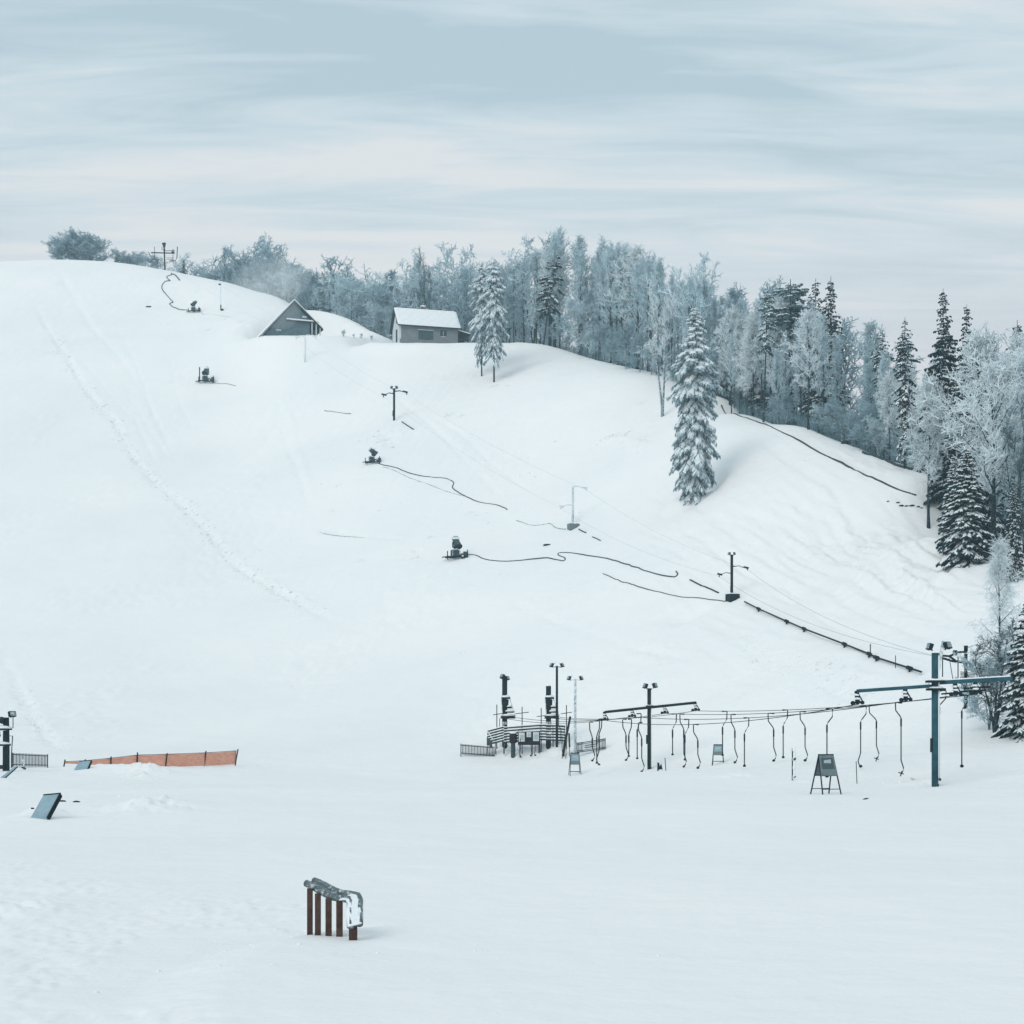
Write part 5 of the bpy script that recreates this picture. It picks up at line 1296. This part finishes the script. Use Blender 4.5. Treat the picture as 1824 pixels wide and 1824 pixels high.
H_('pipe', 'thick dark pipe at the foot of the wood by the slim spruce', [(1537, 808), (1570, 819), (1600, 831), (1640, 843)], .16, 'hose', 'pipe', .6, .04, 17)
H_('pipe', 'faint pipe end sticking out of snow left of the lowest snow gun', [(575, 951), (600, 955), (650, 958)], .05, 'hose_pale', 'pipe', .1, .05, 18)
sp0 = P2s([(1326, 1077), (1351, 1090), (1401, 1112), (1432, 1127), (1504, 1154), (1548, 1172), (1561, 1179), (1620, 1197), (1641, 1204)])
t = thing('pipeline', 'raised dark pipeline with couplings descending from the dark foundation box to the blue pylon', 'pipeline', (sp0[0][0], sp0[0][1], gz(*sp0[0])))
o0 = t.location
PT = [Vector((x, y, gz(x, y) + .28)) - o0 for x, y in sp0]
MB().tube(PT, .075, 8).build('pipe', 'black', t, True)
for i in (1, 2, 3, 4, 5, 6, 7):
    d = (PT[min(i + 1, 8)] - PT[i - 1]).normalized()
    c = MB().tube([PT[i] - d * .35, PT[i] + d * .35], .15, 10).build('coupling', 'black', t, True)
    MB().bar(PT[i] - Vector((0, 0, .6)), PT[i], .12, .12).build('support', 'steel', t)
MB().tube([PT[5] + Vector((.1, 0, 0)), PT[5] + Vector((.1, 0, .75))], .04, 6).build('valve_rod', 'steel', t)
MB().tube([PT[7] - Vector((1.0, 0, 0)), PT[7] + Vector((-1.0, 0, .9))], .03, 6).build('valve_rod', 'steel', t)
for i, (px, py, w, lb) in enumerate(((1410, 751, 16, 'uppermost fallen log at the wood edge'), (1464, 770, 14, 'middle fallen log at the wood edge'), (1508, 790, 16, 'dark fallen log heap nearest the slim spruce'))):
    a, k = at(px - w / 2, py + 1); b, _ = at(px + w / 2, py - 2)
    tag(MB().tube([a + Vector((0, 0, .15)), (a + b) / 2 + Vector((0, 0, .35)), b + Vector((0, 0, .3))], [.2, .25, .15], 8).build('fallen_log', 'bark', None, True), lb, 'log')
for px, py, w, lb in ((265, 547, 6, 'flat dark patch of uncovered ground left of the highest snow gun'), (975, 971, 8, 'dark half-buried slab above the long S-bend hose')):
    sp = Spot(px, py); tag(MB().ball(sp.p + Vector((0, 0, .02)), w * sp.k, 1, .6, .22, 10, 5, .3, px).build('rock', 'steel', None, True), lb, 'rock')
for i, (px, py, w) in enumerate(((1582, 894, 3), (1600, 897, 4), (1606, 902, 5), (1615, 903, 4), (1625, 903, 5), (1636, 905, 4), (1642, 906, 3))):
    sp = Spot(px, py); tag(MB().ball(sp.p, w * sp.k * .8, 1.3, .8, .5, 8, 5, .4, px).build('rock', 'steel', None, True), 'small dark rock in the row poking from snow left of the long-trunked birch', 'rock', 'row of small rocks')

# ---------------------------------------------------------------- the house
def house():
    sp = Spot(757, 614); k = sp.k
    rz = R(-22)
    t = thing('house', 'grey house with a snow-covered gable roof on the hilltop', 'house', Vector(((757 - CX) / F * 342, 342.0, _h[2] + .72)), -rz * 0 + R(22) * -1 * -1)
    t.rotation_euler = (0, 0, R(16))
    Lx, D, Hw, Hr = 118 * k / 1.0 * .93, 7.0, 29.5 * k, 33 * k
    x0, x1, y0, y1 = -Lx / 2, Lx / 2, -D / 2, D / 2
    o = .16
    MB().box((0, y0, Hw / 2 - .4), (Lx, .24, Hw + .8)).build('front_wall', 'wall_grey', t)
    MB().box((0, y1, Hw / 2 - .4), (Lx, .24, Hw + .8)).build('rear_wall', 'wall_grey', t)
    gab = lambda x: MB().add([(x - .12, y0 + .121, -.8), (x - .12, y1 - .121, -.8), (x - .12, y1 - .121, Hw), (x - .12, 0, Hw + Hr - .25), (x - .12, y0 + .121, Hw), (x + .12, y0 + .121, -.8), (x + .12, y1 - .121, -.8), (x + .12, y1 - .121, Hw), (x + .12, 0, Hw + Hr - .25), (x + .12, y0 + .121, Hw)],
                             [(4, 3, 2, 1, 0), (5, 6, 7, 8, 9), (0, 1, 6, 5), (1, 2, 7, 6), (2, 3, 8, 7), (3, 4, 9, 8), (4, 0, 5, 9)])
    g = gab(x0 + .12).build('gable_wall', 'wall_pale', t); gab(x1 - .12).build('gable_wall', 'wall_grey', t)  # left gable coloured paler than the front to carry light from the left
    MB().box((x0 - .04, -1.0, Hw + 1.1), (.1, 1.0, 1.3)).build('gable_window', 'trim', t)
    MB().box((x0 - .04, -.7, 1.2), (.1, 1.1, 2.5)).build('side_door', 'trim', t)
    # roof
    ov, eo = .55, .7
    sl = Hr / (D / 2)
    rf = MB()
    for s in (-1, 1):
        a = [(x0 - ov, s * (D / 2 + eo), Hw - eo * sl), (x1 + ov, s * (D / 2 + eo), Hw - eo * sl), (x1 + ov, 0, Hw + Hr), (x0 - ov, 0, Hw + Hr)]
        th = .22
        rf.add([*a, *[(p[0], p[1], p[2] + th) for p in a]], [(0, 1, 2, 3), (7, 6, 5, 4), (0, 4, 5, 1), (1, 5, 6, 2), (2, 6, 7, 3), (3, 7, 4, 0)])
    r = rf.build('roof', 'trim', t)
    sn = MB()
    for s in (-1, 1):
        nx, ny = 26, 8; vs = []
        for j in range(ny + 1):
            for i in range(nx + 1):
                u, v = i / nx, j / ny
                x = x0 - ov + .06 + (x1 - x0 + 2 * ov - .12) * u; y = s * (D / 2 + eo - .08) * (1 - v)
                z = Hw - eo * sl + .22 + (Hr + eo * sl) * v + .30 * min(1, min(u, 1 - u) * 20 + .4) * min(1, v * 8 + .45) + .05 * math.sin(i * 1.7) * math.sin(j * 2.1)
                vs.append((x, y, z))
        fs = [(j * (nx + 1) + i, j * (nx + 1) + i + 1, (j + 1) * (nx + 1) + i + 1, (j + 1) * (nx + 1) + i) for j in range(ny) for i in range(nx)]
        b0 = len(vs)
        for i in range(nx + 1):   # edge of the snow slab down to the roof
            x, y, z = vs[i]; vs.append((x, y, z - .28))
        fs += [(b0 + i, b0 + i + 1, i + 1, i) for i in range(nx)]
        for e in (0, nx):
            b1 = len(vs)
            for j in range(ny + 1):
                x, y, z = vs[j * (nx + 1) + e]; vs.append((x, y, z - .28))
            fs += [(b1 + j, b1 + j + 1, (j + 1) * (nx + 1) + e, j * (nx + 1) + e) for j in range(ny)]
        sn.add(vs, fs)
    sn.build('snow_cover', 'cap', r)
    MB().bar((x0 - ov, -.1, Hw + Hr + .36), (x1 + ov, -.1, Hw + Hr + .36), .3, .16).build('ridge_cap', 'trim', r)
    c = MB().box((-.2, .6, Hw + Hr + .45), (1.1, .8, 1.0)).build('chimney', 'wall_grey', r); MB().ball((-.2, .6, Hw + Hr + 1.0), .6, 1.1, .8, .45, 10, 6, .1, 1).build('snow_cap', 'cap', c, True)
    # openings on the front
    X = lambda px: (px - 765.5) * k / math.cos(R(16))
    yf = y0 - .125
    d = MB().box((X(759.5), yf, 1.05), ((773 - 746) * k * 1.03, .08, 17 * k)).build('double_door', 'door', t)
    for q in (-1, 0, 1):
        MB().box((X(759.5) + q * 6.5 * k, yf - .05, 1.05), (.07, .05, 16 * k)).build('door_batten', 'trim', d)
    MB().box((X(759.5), yf - .02, 1.05 + 9.4 * k), (29 * k, .10, 1.4 * k)).build('lintel', 'wall_pale', t)
    w = MB().box((X(791.5), yf, 1.55), (10 * k, .06, 10 * k)).build('window', 'glass', t)
    for q in (-1, 1):
        MB().box((X(791.5) + q * 5.3 * k, yf - .03, 1.55), (.10, .08, 11 * k)).build('frame', 'trim', w)
        MB().box((X(791.5), yf - .03, 1.55 + q * 5.3 * k), (9.8 * k, .08, .10)).build('frame', 'wall_pale' if q < 0 else 'trim', w)
    MB().box((X(791.5), yf - .04, 1.55), (.07, .04, 9.6 * k)).build('mullion', 'wall_pale', w)
    MB().box((x0 + .05, yf + .02, Hw / 2), (.4, .12, Hw * .98)).build('corner_board', 'wall_pale', t)
    # lean-to on the right
    e = MB(); ex = x1 + .12
    for xx in (ex + .15, ex + 2.2):
        e.bar((xx, y0 + .6, -.8), (xx, y0 + .6, 1.9), .16)
    e.bar((ex, y0 + .6, .75), (ex + 2.3, y0 + .6, .75), .1, .5)
    e.build('lean_to_frame', 'trim', t)
    MB().box((ex + 1.1, y1 - 2.2, .5), (2.2, .15, 2.8)).build('lean_to_wall', 'trim', t)
    rr = MB().add([(ex, y0 + .2, 2.35), (ex + 2.6, y0 + .2, 1.75), (ex + 2.6, y1 - 1.8, 1.75), (ex, y1 - 1.8, 2.35), (ex, y0 + .2, 2.5), (ex + 2.6, y0 + .2, 1.9), (ex + 2.6, y1 - 1.8, 1.9), (ex, y1 - 1.8, 2.5)], [(3, 2, 1, 0), (4, 5, 6, 7), (0, 1, 5, 4), (1, 2, 6, 5), (2, 3, 7, 6), (3, 0, 4, 7)]).build('lean_to_roof', 'trim', t)
    MB().add([(ex, y0 + .25, 2.51), (ex + 2.55, y0 + .25, 1.91), (ex + 2.55, y1 - 1.85, 1.91), (ex, y1 - 1.85, 2.51), (ex, y0 + .25, 2.75), (ex + 2.55, y0 + .25, 2.1), (ex + 2.55, y1 - 1.85, 2.1), (ex, y1 - 1.85, 2.75)], [(3, 2, 1, 0), (4, 5, 6, 7), (0, 1, 5, 4), (1, 2, 6, 5), (2, 3, 7, 6), (3, 0, 4, 7)]).build('snow_cover', 'cap', rr)
house()

def cabin():
    sp = Spot(523, 600); k = sp.k
    t = thing('cabin', 'steep triangular wooden cabin half hidden in snow mist on the upper slope', 'cabin', Vector(((523 - CX) / F * 351, 351.0, _c[2] + .1)))
    t.rotation_euler = (0, 0, R(22))
    c = 1 / math.cos(R(22))
    w0, w1, H = -50 * k * c, 49 * k * c, 62 * k; D = 9.0
    ze = 16 * k                          # right eave height
    MB().prism([(w0 + .3, -.8), (w1 - 2.6, -.8), (w1 - 2.6, ze + 2.0), (0, H - .25), (w0 + .3, .1)], 0, D).build('gable_wall', 'cabin', t)
    rf = MB()
    for s, a, b in ((-1, (w0 - .5, -.3), (.0, H)), (1, (w1 + .1, ze - .2), (.0, H))):
        th = .28
        q = [(a[0], -.8, a[1]), (a[0], D + .6, a[1]), (b[0], D + .6, b[1]), (b[0], -.8, b[1])]
        rf.add([*q, *[(p[0], p[1], p[2] + th) for p in q]], [(0, 1, 2, 3), (7, 6, 5, 4), (0, 4, 5, 1), (1, 5, 6, 2), (2, 6, 7, 3), (3, 7, 4, 0)])
    r = rf.build('roof', 'trim', t)
    sn = MB()
    for a, b in (((w0 - .45, 0.0), (.0, H + .29)), ((w1 + .05, ze + .1), (.0, H + .29))):
        q = [(a[0], -.66, a[1]), (a[0], D + .55, a[1]), (b[0], D + .55, b[1]), (b[0], -.66, b[1])]
        sn.add([*q, *[(p[0], p[1], p[2] + .30) for p in q]], [(0, 1, 2, 3), (7, 6, 5, 4), (0, 4, 5, 1), (1, 5, 6, 2), (2, 6, 7, 3), (3, 7, 4, 0)])
    sn.build('snow_cover', 'cap', r)
    lg = MB().box((-.2 * k + 16 * k, -.25, 28 * k), (56 * k * c, .5, .22)).build('ledge', 'trim', t)
    MB().box((16 * k - .2 * k, -.28, 28 * k + .24), (55 * k * c, .52, .26)).build('snow_cover', 'cap', lg)
    MB().box((20 * k, -.06, 37 * k), (8 * k, .1, 3.5 * k)).build('window', 'rimed_steel', t)
    MB().box((-28 * k, -.06, 9 * k), (9 * k, .1, 2.0 * k)).build('window', 'rimed_steel', t)
    for x in (w1 - 2.2, w1 - 1.3, w1 - .45):
        MB().bar((x, -.3, -.5), (x, -.3, ze + (w1 - x) * .9), .20).build('porch_post', 'wall_pale', t)
    MB().box((w1 - 1.1, D / 2, ze * .55), (.15, D, ze * 1.1)).build('porch_wall', 'wall_pale', t)
    MB().box((w1 - 1.0, .6, .15), (3.4, 2.6, .35)).build('porch_deck', 'trim', t)
cabin()

# ---------------------------------------------------------------- loose snow lumps and dead grass poking through
def lumps():
    rnd = random.Random(31); mb = MB(); P_ = []
    def sprinkle(poly, n, spread, r0, r1):
        pts = [Vector((*hit_base(*q), 0)) for q in poly]
        for _ in range(n):
            t = rnd.random() * max(1e-6, len(pts) - 1); i = min(int(t), max(0, len(pts) - 2))
            p = pts[i].lerp(pts[min(i + 1, len(pts) - 1)], t - i)
            P_.append((p.x + rnd.gauss(0, spread), p.y + rnd.gauss(0, spread), r0 + (r1 - r0) * rnd.random() ** 2.5))
    sprinkle([(95, 600), (150, 690), (205, 750), (235, 810), (290, 870), (340, 915), (400, 985), (470, 1040), (560, 1090)], 420, .9, .08, .30)
    sprinkle([(30, 1220), (70, 1290), (110, 1335)], 90, .7, .05, .18)
    sprinkle([(1310, 1140), (1400, 1180), (1480, 1215), (1560, 1245)], 130, .8, .05, .2)
    sprinkle([(640, 790), (680, 770), (700, 800)], 40, 1.2, .06, .25)
    sprinkle([(1060, 790), (1110, 775), (1150, 800)], 60, 1.2, .06, .3)
    sprinkle([(880, 1332), (930, 1338), (1000, 1336)], 70, 1.2, .05, .2)
    sprinkle([(230, 1375), (262, 1390), (275, 1440)], 60, .9, .03, .09)
    sprinkle([(100, 1700), (330, 1760), (470, 1665), (300, 1640)], 60, .8, .008, .035)
    sprinkle([(600, 1690), (900, 1720), (1400, 1700), (1750, 1760)], 40, .9, .006, .03)
    sprinkle([(1560, 1398), (1650, 1396), (1300, 1385)], 50, .8, .02, .09)
    sprinkle([(300, 560), (500, 760), (800, 860), (1000, 860), (1100, 1000)], 80, 12, .08, .25)
    zs = ground([q[0] for q in P_], [q[1] for q in P_])
    for (x, y, r), z in zip(P_, zs):
        mb.ball((x, y, z), r, rnd.uniform(.8, 1.6), rnd.uniform(.7, 1.3), rnd.uniform(.5, .8), 7, 5, .4, rnd.randrange(9999))
    o = mb.build('snow_lumps', 'cap', None, True); tag(o, 'loose lumps of snow scattered along the old track and slopes', 'snow', kind='stuff')
    st = Sticks()
    spots = [(880, 690, 5), (905, 688, 3), (800, 741, 8), (822, 742, 5), (1110, 777, 4), (1085, 783, 4), (690, 783, 5), (672, 790, 3), (700, 797, 4), (590, 914, 3), (598, 868, 2), (765, 960, 3), (735, 985, 3), (740, 995, 4), (1140, 720, 4), (1035, 640, 3), (430, 572, 4), (440, 575, 3),
             (640, 1000, 3), (575, 950, 3), (837, 915, 4), (845, 920, 3), (1180, 838, 2), (1570, 930, 2), (1586, 934, 2), (1340, 1180, 3), (1460, 1178, 6), (1480, 1182, 5), (1500, 1190, 4), (1525, 1205, 4), (1320, 1240, 2), (1540, 1236, 3), (920, 1178, 2), (860, 1205, 2), (85, 630, 3), (117, 660, 3), (225, 775, 4), (245, 820, 5), (330, 905, 4), (108, 506, 3), (370, 588, 4), (60, 1738, 3), (470, 1660, 4), (310, 1712, 3), (885, 1707, 2), (90, 1639, 2)]
    for px, py, n in spots:
        x, y = hit_base(px, py); w = y / F * 5
        for _ in range(n * 5):
            q = (x + rnd.gauss(0, w), y + rnd.gauss(0, w)); z = gz(*q); h = rnd.uniform(.5, 1.6) * min(.25, w * .35)
            a = Vector((q[0], q[1], z - .02)); b = a + Vector((rnd.uniform(-.9, .9) * h, rnd.uniform(-.4, .4) * h, h))
            st.add(tuple(a), tuple(b), min(.014, w * .02), .004)
    V, Q = st.arrays(); o = bpy.data.objects.new('dead_grass', mesh_from('dead_grass', V, Q, 'grass')); COL.objects.link(o)
    tag(o, 'sparse dead grass blades poking through the snow', 'grass', kind='stuff')
lumps()

# ---------------------------------------------------------------- light, sky, air, camera
SUN_EL, SUN_AZ = R(40), R(-143)      # azimuth measured from +Y towards +X: light from behind the camera's left shoulder
def world():
    w = bpy.data.worlds.new('World'); S.world = w; w.use_nodes = True
    nt = w.node_tree; N, L = nt.nodes, nt.links
    for n in list(N): N.remove(n)
    out = N.new('ShaderNodeOutputWorld')
    sky = N.new('ShaderNodeTexSky'); sky.sky_type = 'NISHITA'; sky.sun_disc = False
    sky.sun_elevation = SUN_EL; sky.sun_rotation = SUN_AZ; sky.air_density = 1.0; sky.dust_density = 1.5
    bg = N.new('ShaderNodeBackground'); bg.inputs['Strength'].default_value = .1
    L.new(sky.outputs['Color'], bg.inputs['Color'])
    # cloud sheet: streaks on a flat layer seen in perspective
    tc = N.new('ShaderNodeTexCoord'); sep = N.new('ShaderNodeSeparateXYZ'); L.new(tc.outputs['Generated'], sep.inputs[0])
    def math_(op, a, b=None, c=None):
        m = N.new('ShaderNodeMath'); m.operation = op
        for i, v in enumerate((a, b, c)):
            if v is None: continue
            if isinstance(v, (int, float)): m.inputs[i].default_value = v
            else: L.new(v, m.inputs[i])
        return m.outputs[0]
    z = math_('MAXIMUM', sep.outputs['Z'], .0)
    zz = math_('ADD', z, .10)
    u = math_('DIVIDE', sep.outputs['X'], zz); v = math_('DIVIDE', sep.outputs['Y'], zz)
    comb = N.new('ShaderNodeCombineXYZ'); L.new(u, comb.inputs[0]); L.new(v, comb.inputs[1])
    def noise(scale, rot, sx, sy, det, rough, off, dist=.3):
        mp = N.new('ShaderNodeMapping'); mp.inputs['Rotation'].default_value = (0, 0, rot); mp.inputs['Scale'].default_value = (sx, sy, 1); mp.inputs['Location'].default_value = (off, off * .7, 0)
        L.new(comb.outputs[0], mp.inputs['Vector'])
        n = N.new('ShaderNodeTexNoise'); n.inputs['Scale'].default_value = scale; n.inputs['Detail'].default_value = det; n.inputs['Roughness'].default_value = rough; n.inputs['Distortion'].default_value = dist
        L.new(mp.outputs['Vector'], n.inputs['Vector']); return n.outputs['Fac']
    n1 = noise(1.0, R(-10), .8, 3.2, 5, .5, 3.1, .5)
    n2 = noise(1.0, R(-16), 2.0, 9.0, 6, .58, 7.7, .8)
    n3 = noise(1.0, R(-8), .7, 2.4, 3, .5, 2.6)
    dens = math_('ADD', math_('ADD', math_('MULTIPLY', n1, .42), math_('MULTIPLY', n2, .34)), math_('MULTIPLY', n3, .24))
    rp = N.new('ShaderNodeValToRGB'); cr = rp.color_ramp
    cr.elements[0].position = .435; cr.elements[0].color = (.42, .54, .60, 1)
    cr.elements[1].position = .57; cr.elements[1].color = (.725, .745, .75, 1)
    e = cr.elements.new(.50); e.color = (.55, .65, .70, 1)
    L.new(dens, rp.inputs['Fac'])
    # towards the horizon the sheet thins to a pale rose band
    hz = N.new('ShaderNodeValToRGB'); hr = hz.color_ramp
    hr.elements[0].position = .20; hr.elements[0].color = (.70, .635, .645, 1)
    hr.elements[1].position = .40; hr.elements[1].color = (.60, .70, .75, 1)
    e = hr.elements.new(.27); e.color = (.76, .735, .725, 1)
    L.new(z, hz.inputs['Fac'])
    hk = N.new('ShaderNodeMapRange'); hk.inputs['From Min'].default_value = .20; hk.inputs['From Max'].default_value = .33
    hk.inputs['To Min'].default_value = .72; hk.inputs['To Max'].default_value = .12; hk.clamp = True
    L.new(z, hk.inputs['Value'])
    mx = N.new('ShaderNodeMix'); mx.data_type = 'RGBA'
    L.new(hk.outputs[0], mx.inputs['Factor']); L.new(rp.outputs['Color'], mx.inputs['A']); L.new(hz.outputs['Color'], mx.inputs['B'])
    bc = N.new('ShaderNodeBackground'); bc.inputs['Strength'].default_value = 1.0
    L.new(mx.outputs['Result'], bc.inputs['Color'])
    ms = N.new('ShaderNodeMixShader'); ms.inputs[0].default_value = .93
    L.new(bg.outputs[0], ms.inputs[1]); L.new(bc.outputs[0], ms.inputs[2]); L.new(ms.outputs[0], out.inputs['Surface'])
world()
sl = bpy.data.lights.new('sun', 'SUN'); sl.energy = .98; sl.angle = R(36); sl.color = (1.0, .94, .87)
so = bpy.data.objects.new('sun', sl); COL.objects.link(so)
dirv = Vector((math.sin(SUN_AZ) * math.cos(SUN_EL), math.cos(SUN_AZ) * math.cos(SUN_EL), math.sin(SUN_EL)))
so.rotation_euler = dirv.to_track_quat('Z', 'Y').to_euler(); so.location = (0, -30, 60)

def vol_mat(name, col, dens, aniso=0.0):
    m = bpy.data.materials.new(name); m.use_nodes = True
    nt = m.node_tree; N, L = nt.nodes, nt.links
    for n in list(N): N.remove(n)
    out = N.new('ShaderNodeOutputMaterial'); pv = N.new('ShaderNodeVolumePrincipled')
    pv.inputs['Color'].default_value = tuple(col) + (1,); pv.inputs['Density'].default_value = dens; pv.inputs['Anisotropy'].default_value = aniso
    L.new(pv.outputs[0], out.inputs['Volume']); return m
HAZE = True
if HAZE:
    M['haze'] = vol_mat('haze_air', (.62, .86, .96), .00030)
    hz = MB().box((0, 0, 82), (8200, 8200, 180)).build('haze', 'haze'); hz['kind'] = 'stuff'
    hz.display_type = 'WIRE'
    M['mist'] = vol_mat('snow_mist_air', (.97, .99, 1.0), .016)
    M['mist_thin'] = vol_mat('thin_snow_mist_air', (.97, .99, 1.0), .008)
    blobs = [(478, 505, 372, 60, 42, 9), (515, 492, 378, 40, 34, 8), (440, 525, 365, 55, 26, 8), (497, 550, 344, 40, 36, 6)]
    mb = MB()
    for i, (px, py, Y, rx, rz_, ry) in enumerate(blobs):
        k = Y / F; c = W(px, py, Y)
        o = MB().ball(c, 1, rx * k, ry, rz_ * k, 24, 14).build('snow_mist', 'mist', smooth=True)
        tag(o, ['drifting machine-made snow mist left of the triangular cabin', 'thin top of the snow mist against the rimed trees', 'snow mist trailing from the uppermost snow gun', 'low snow mist over the left roof edge of the cabin'][i], 'snow mist', kind='stuff')
    for i, (px, py, Y, rx, rz_, ry) in enumerate([(985, 905, 222, 75, 34, 10), (560, 660, 318, 85, 50, 14), (1010, 880, 215, 60, 36, 7)]):
        k = Y / F; c = W(px, py, Y)
        o = MB().ball(c, 1, rx * k, ry, rz_ * k, 24, 14).build('snow_mist', 'mist_thin', smooth=True)
        tag(o, ['thin snow mist above the lowest snow gun', 'thin snow mist drifting past the upper lift pylon', 'thin snow mist round the frosted lift pylon'][i], 'snow mist', kind='stuff')

cam = bpy.data.cameras.new('camera'); co = bpy.data.objects.new('camera', cam); COL.objects.link(co)
cam.sensor_width = 36; cam.lens = 36 * F / 1824; cam.shift_y = (YH - 912) / 1824; cam.clip_start = .1; cam.clip_end = 12000
co.location = (0, 0, HC); co.rotation_euler = (R(90), 0, 0)
S.camera = co
S.view_settings.view_transform = 'Standard'; S.view_settings.look = 'None'; S.view_settings.exposure = 0.15; S.view_settings.gamma = 1
S.render.resolution_x = S.render.resolution_y = 1024
S.cycles.use_denoising = True
S.cycles.max_bounces = 6; S.cycles.volume_bounces = 2; S.cycles.diffuse_bounces = 3
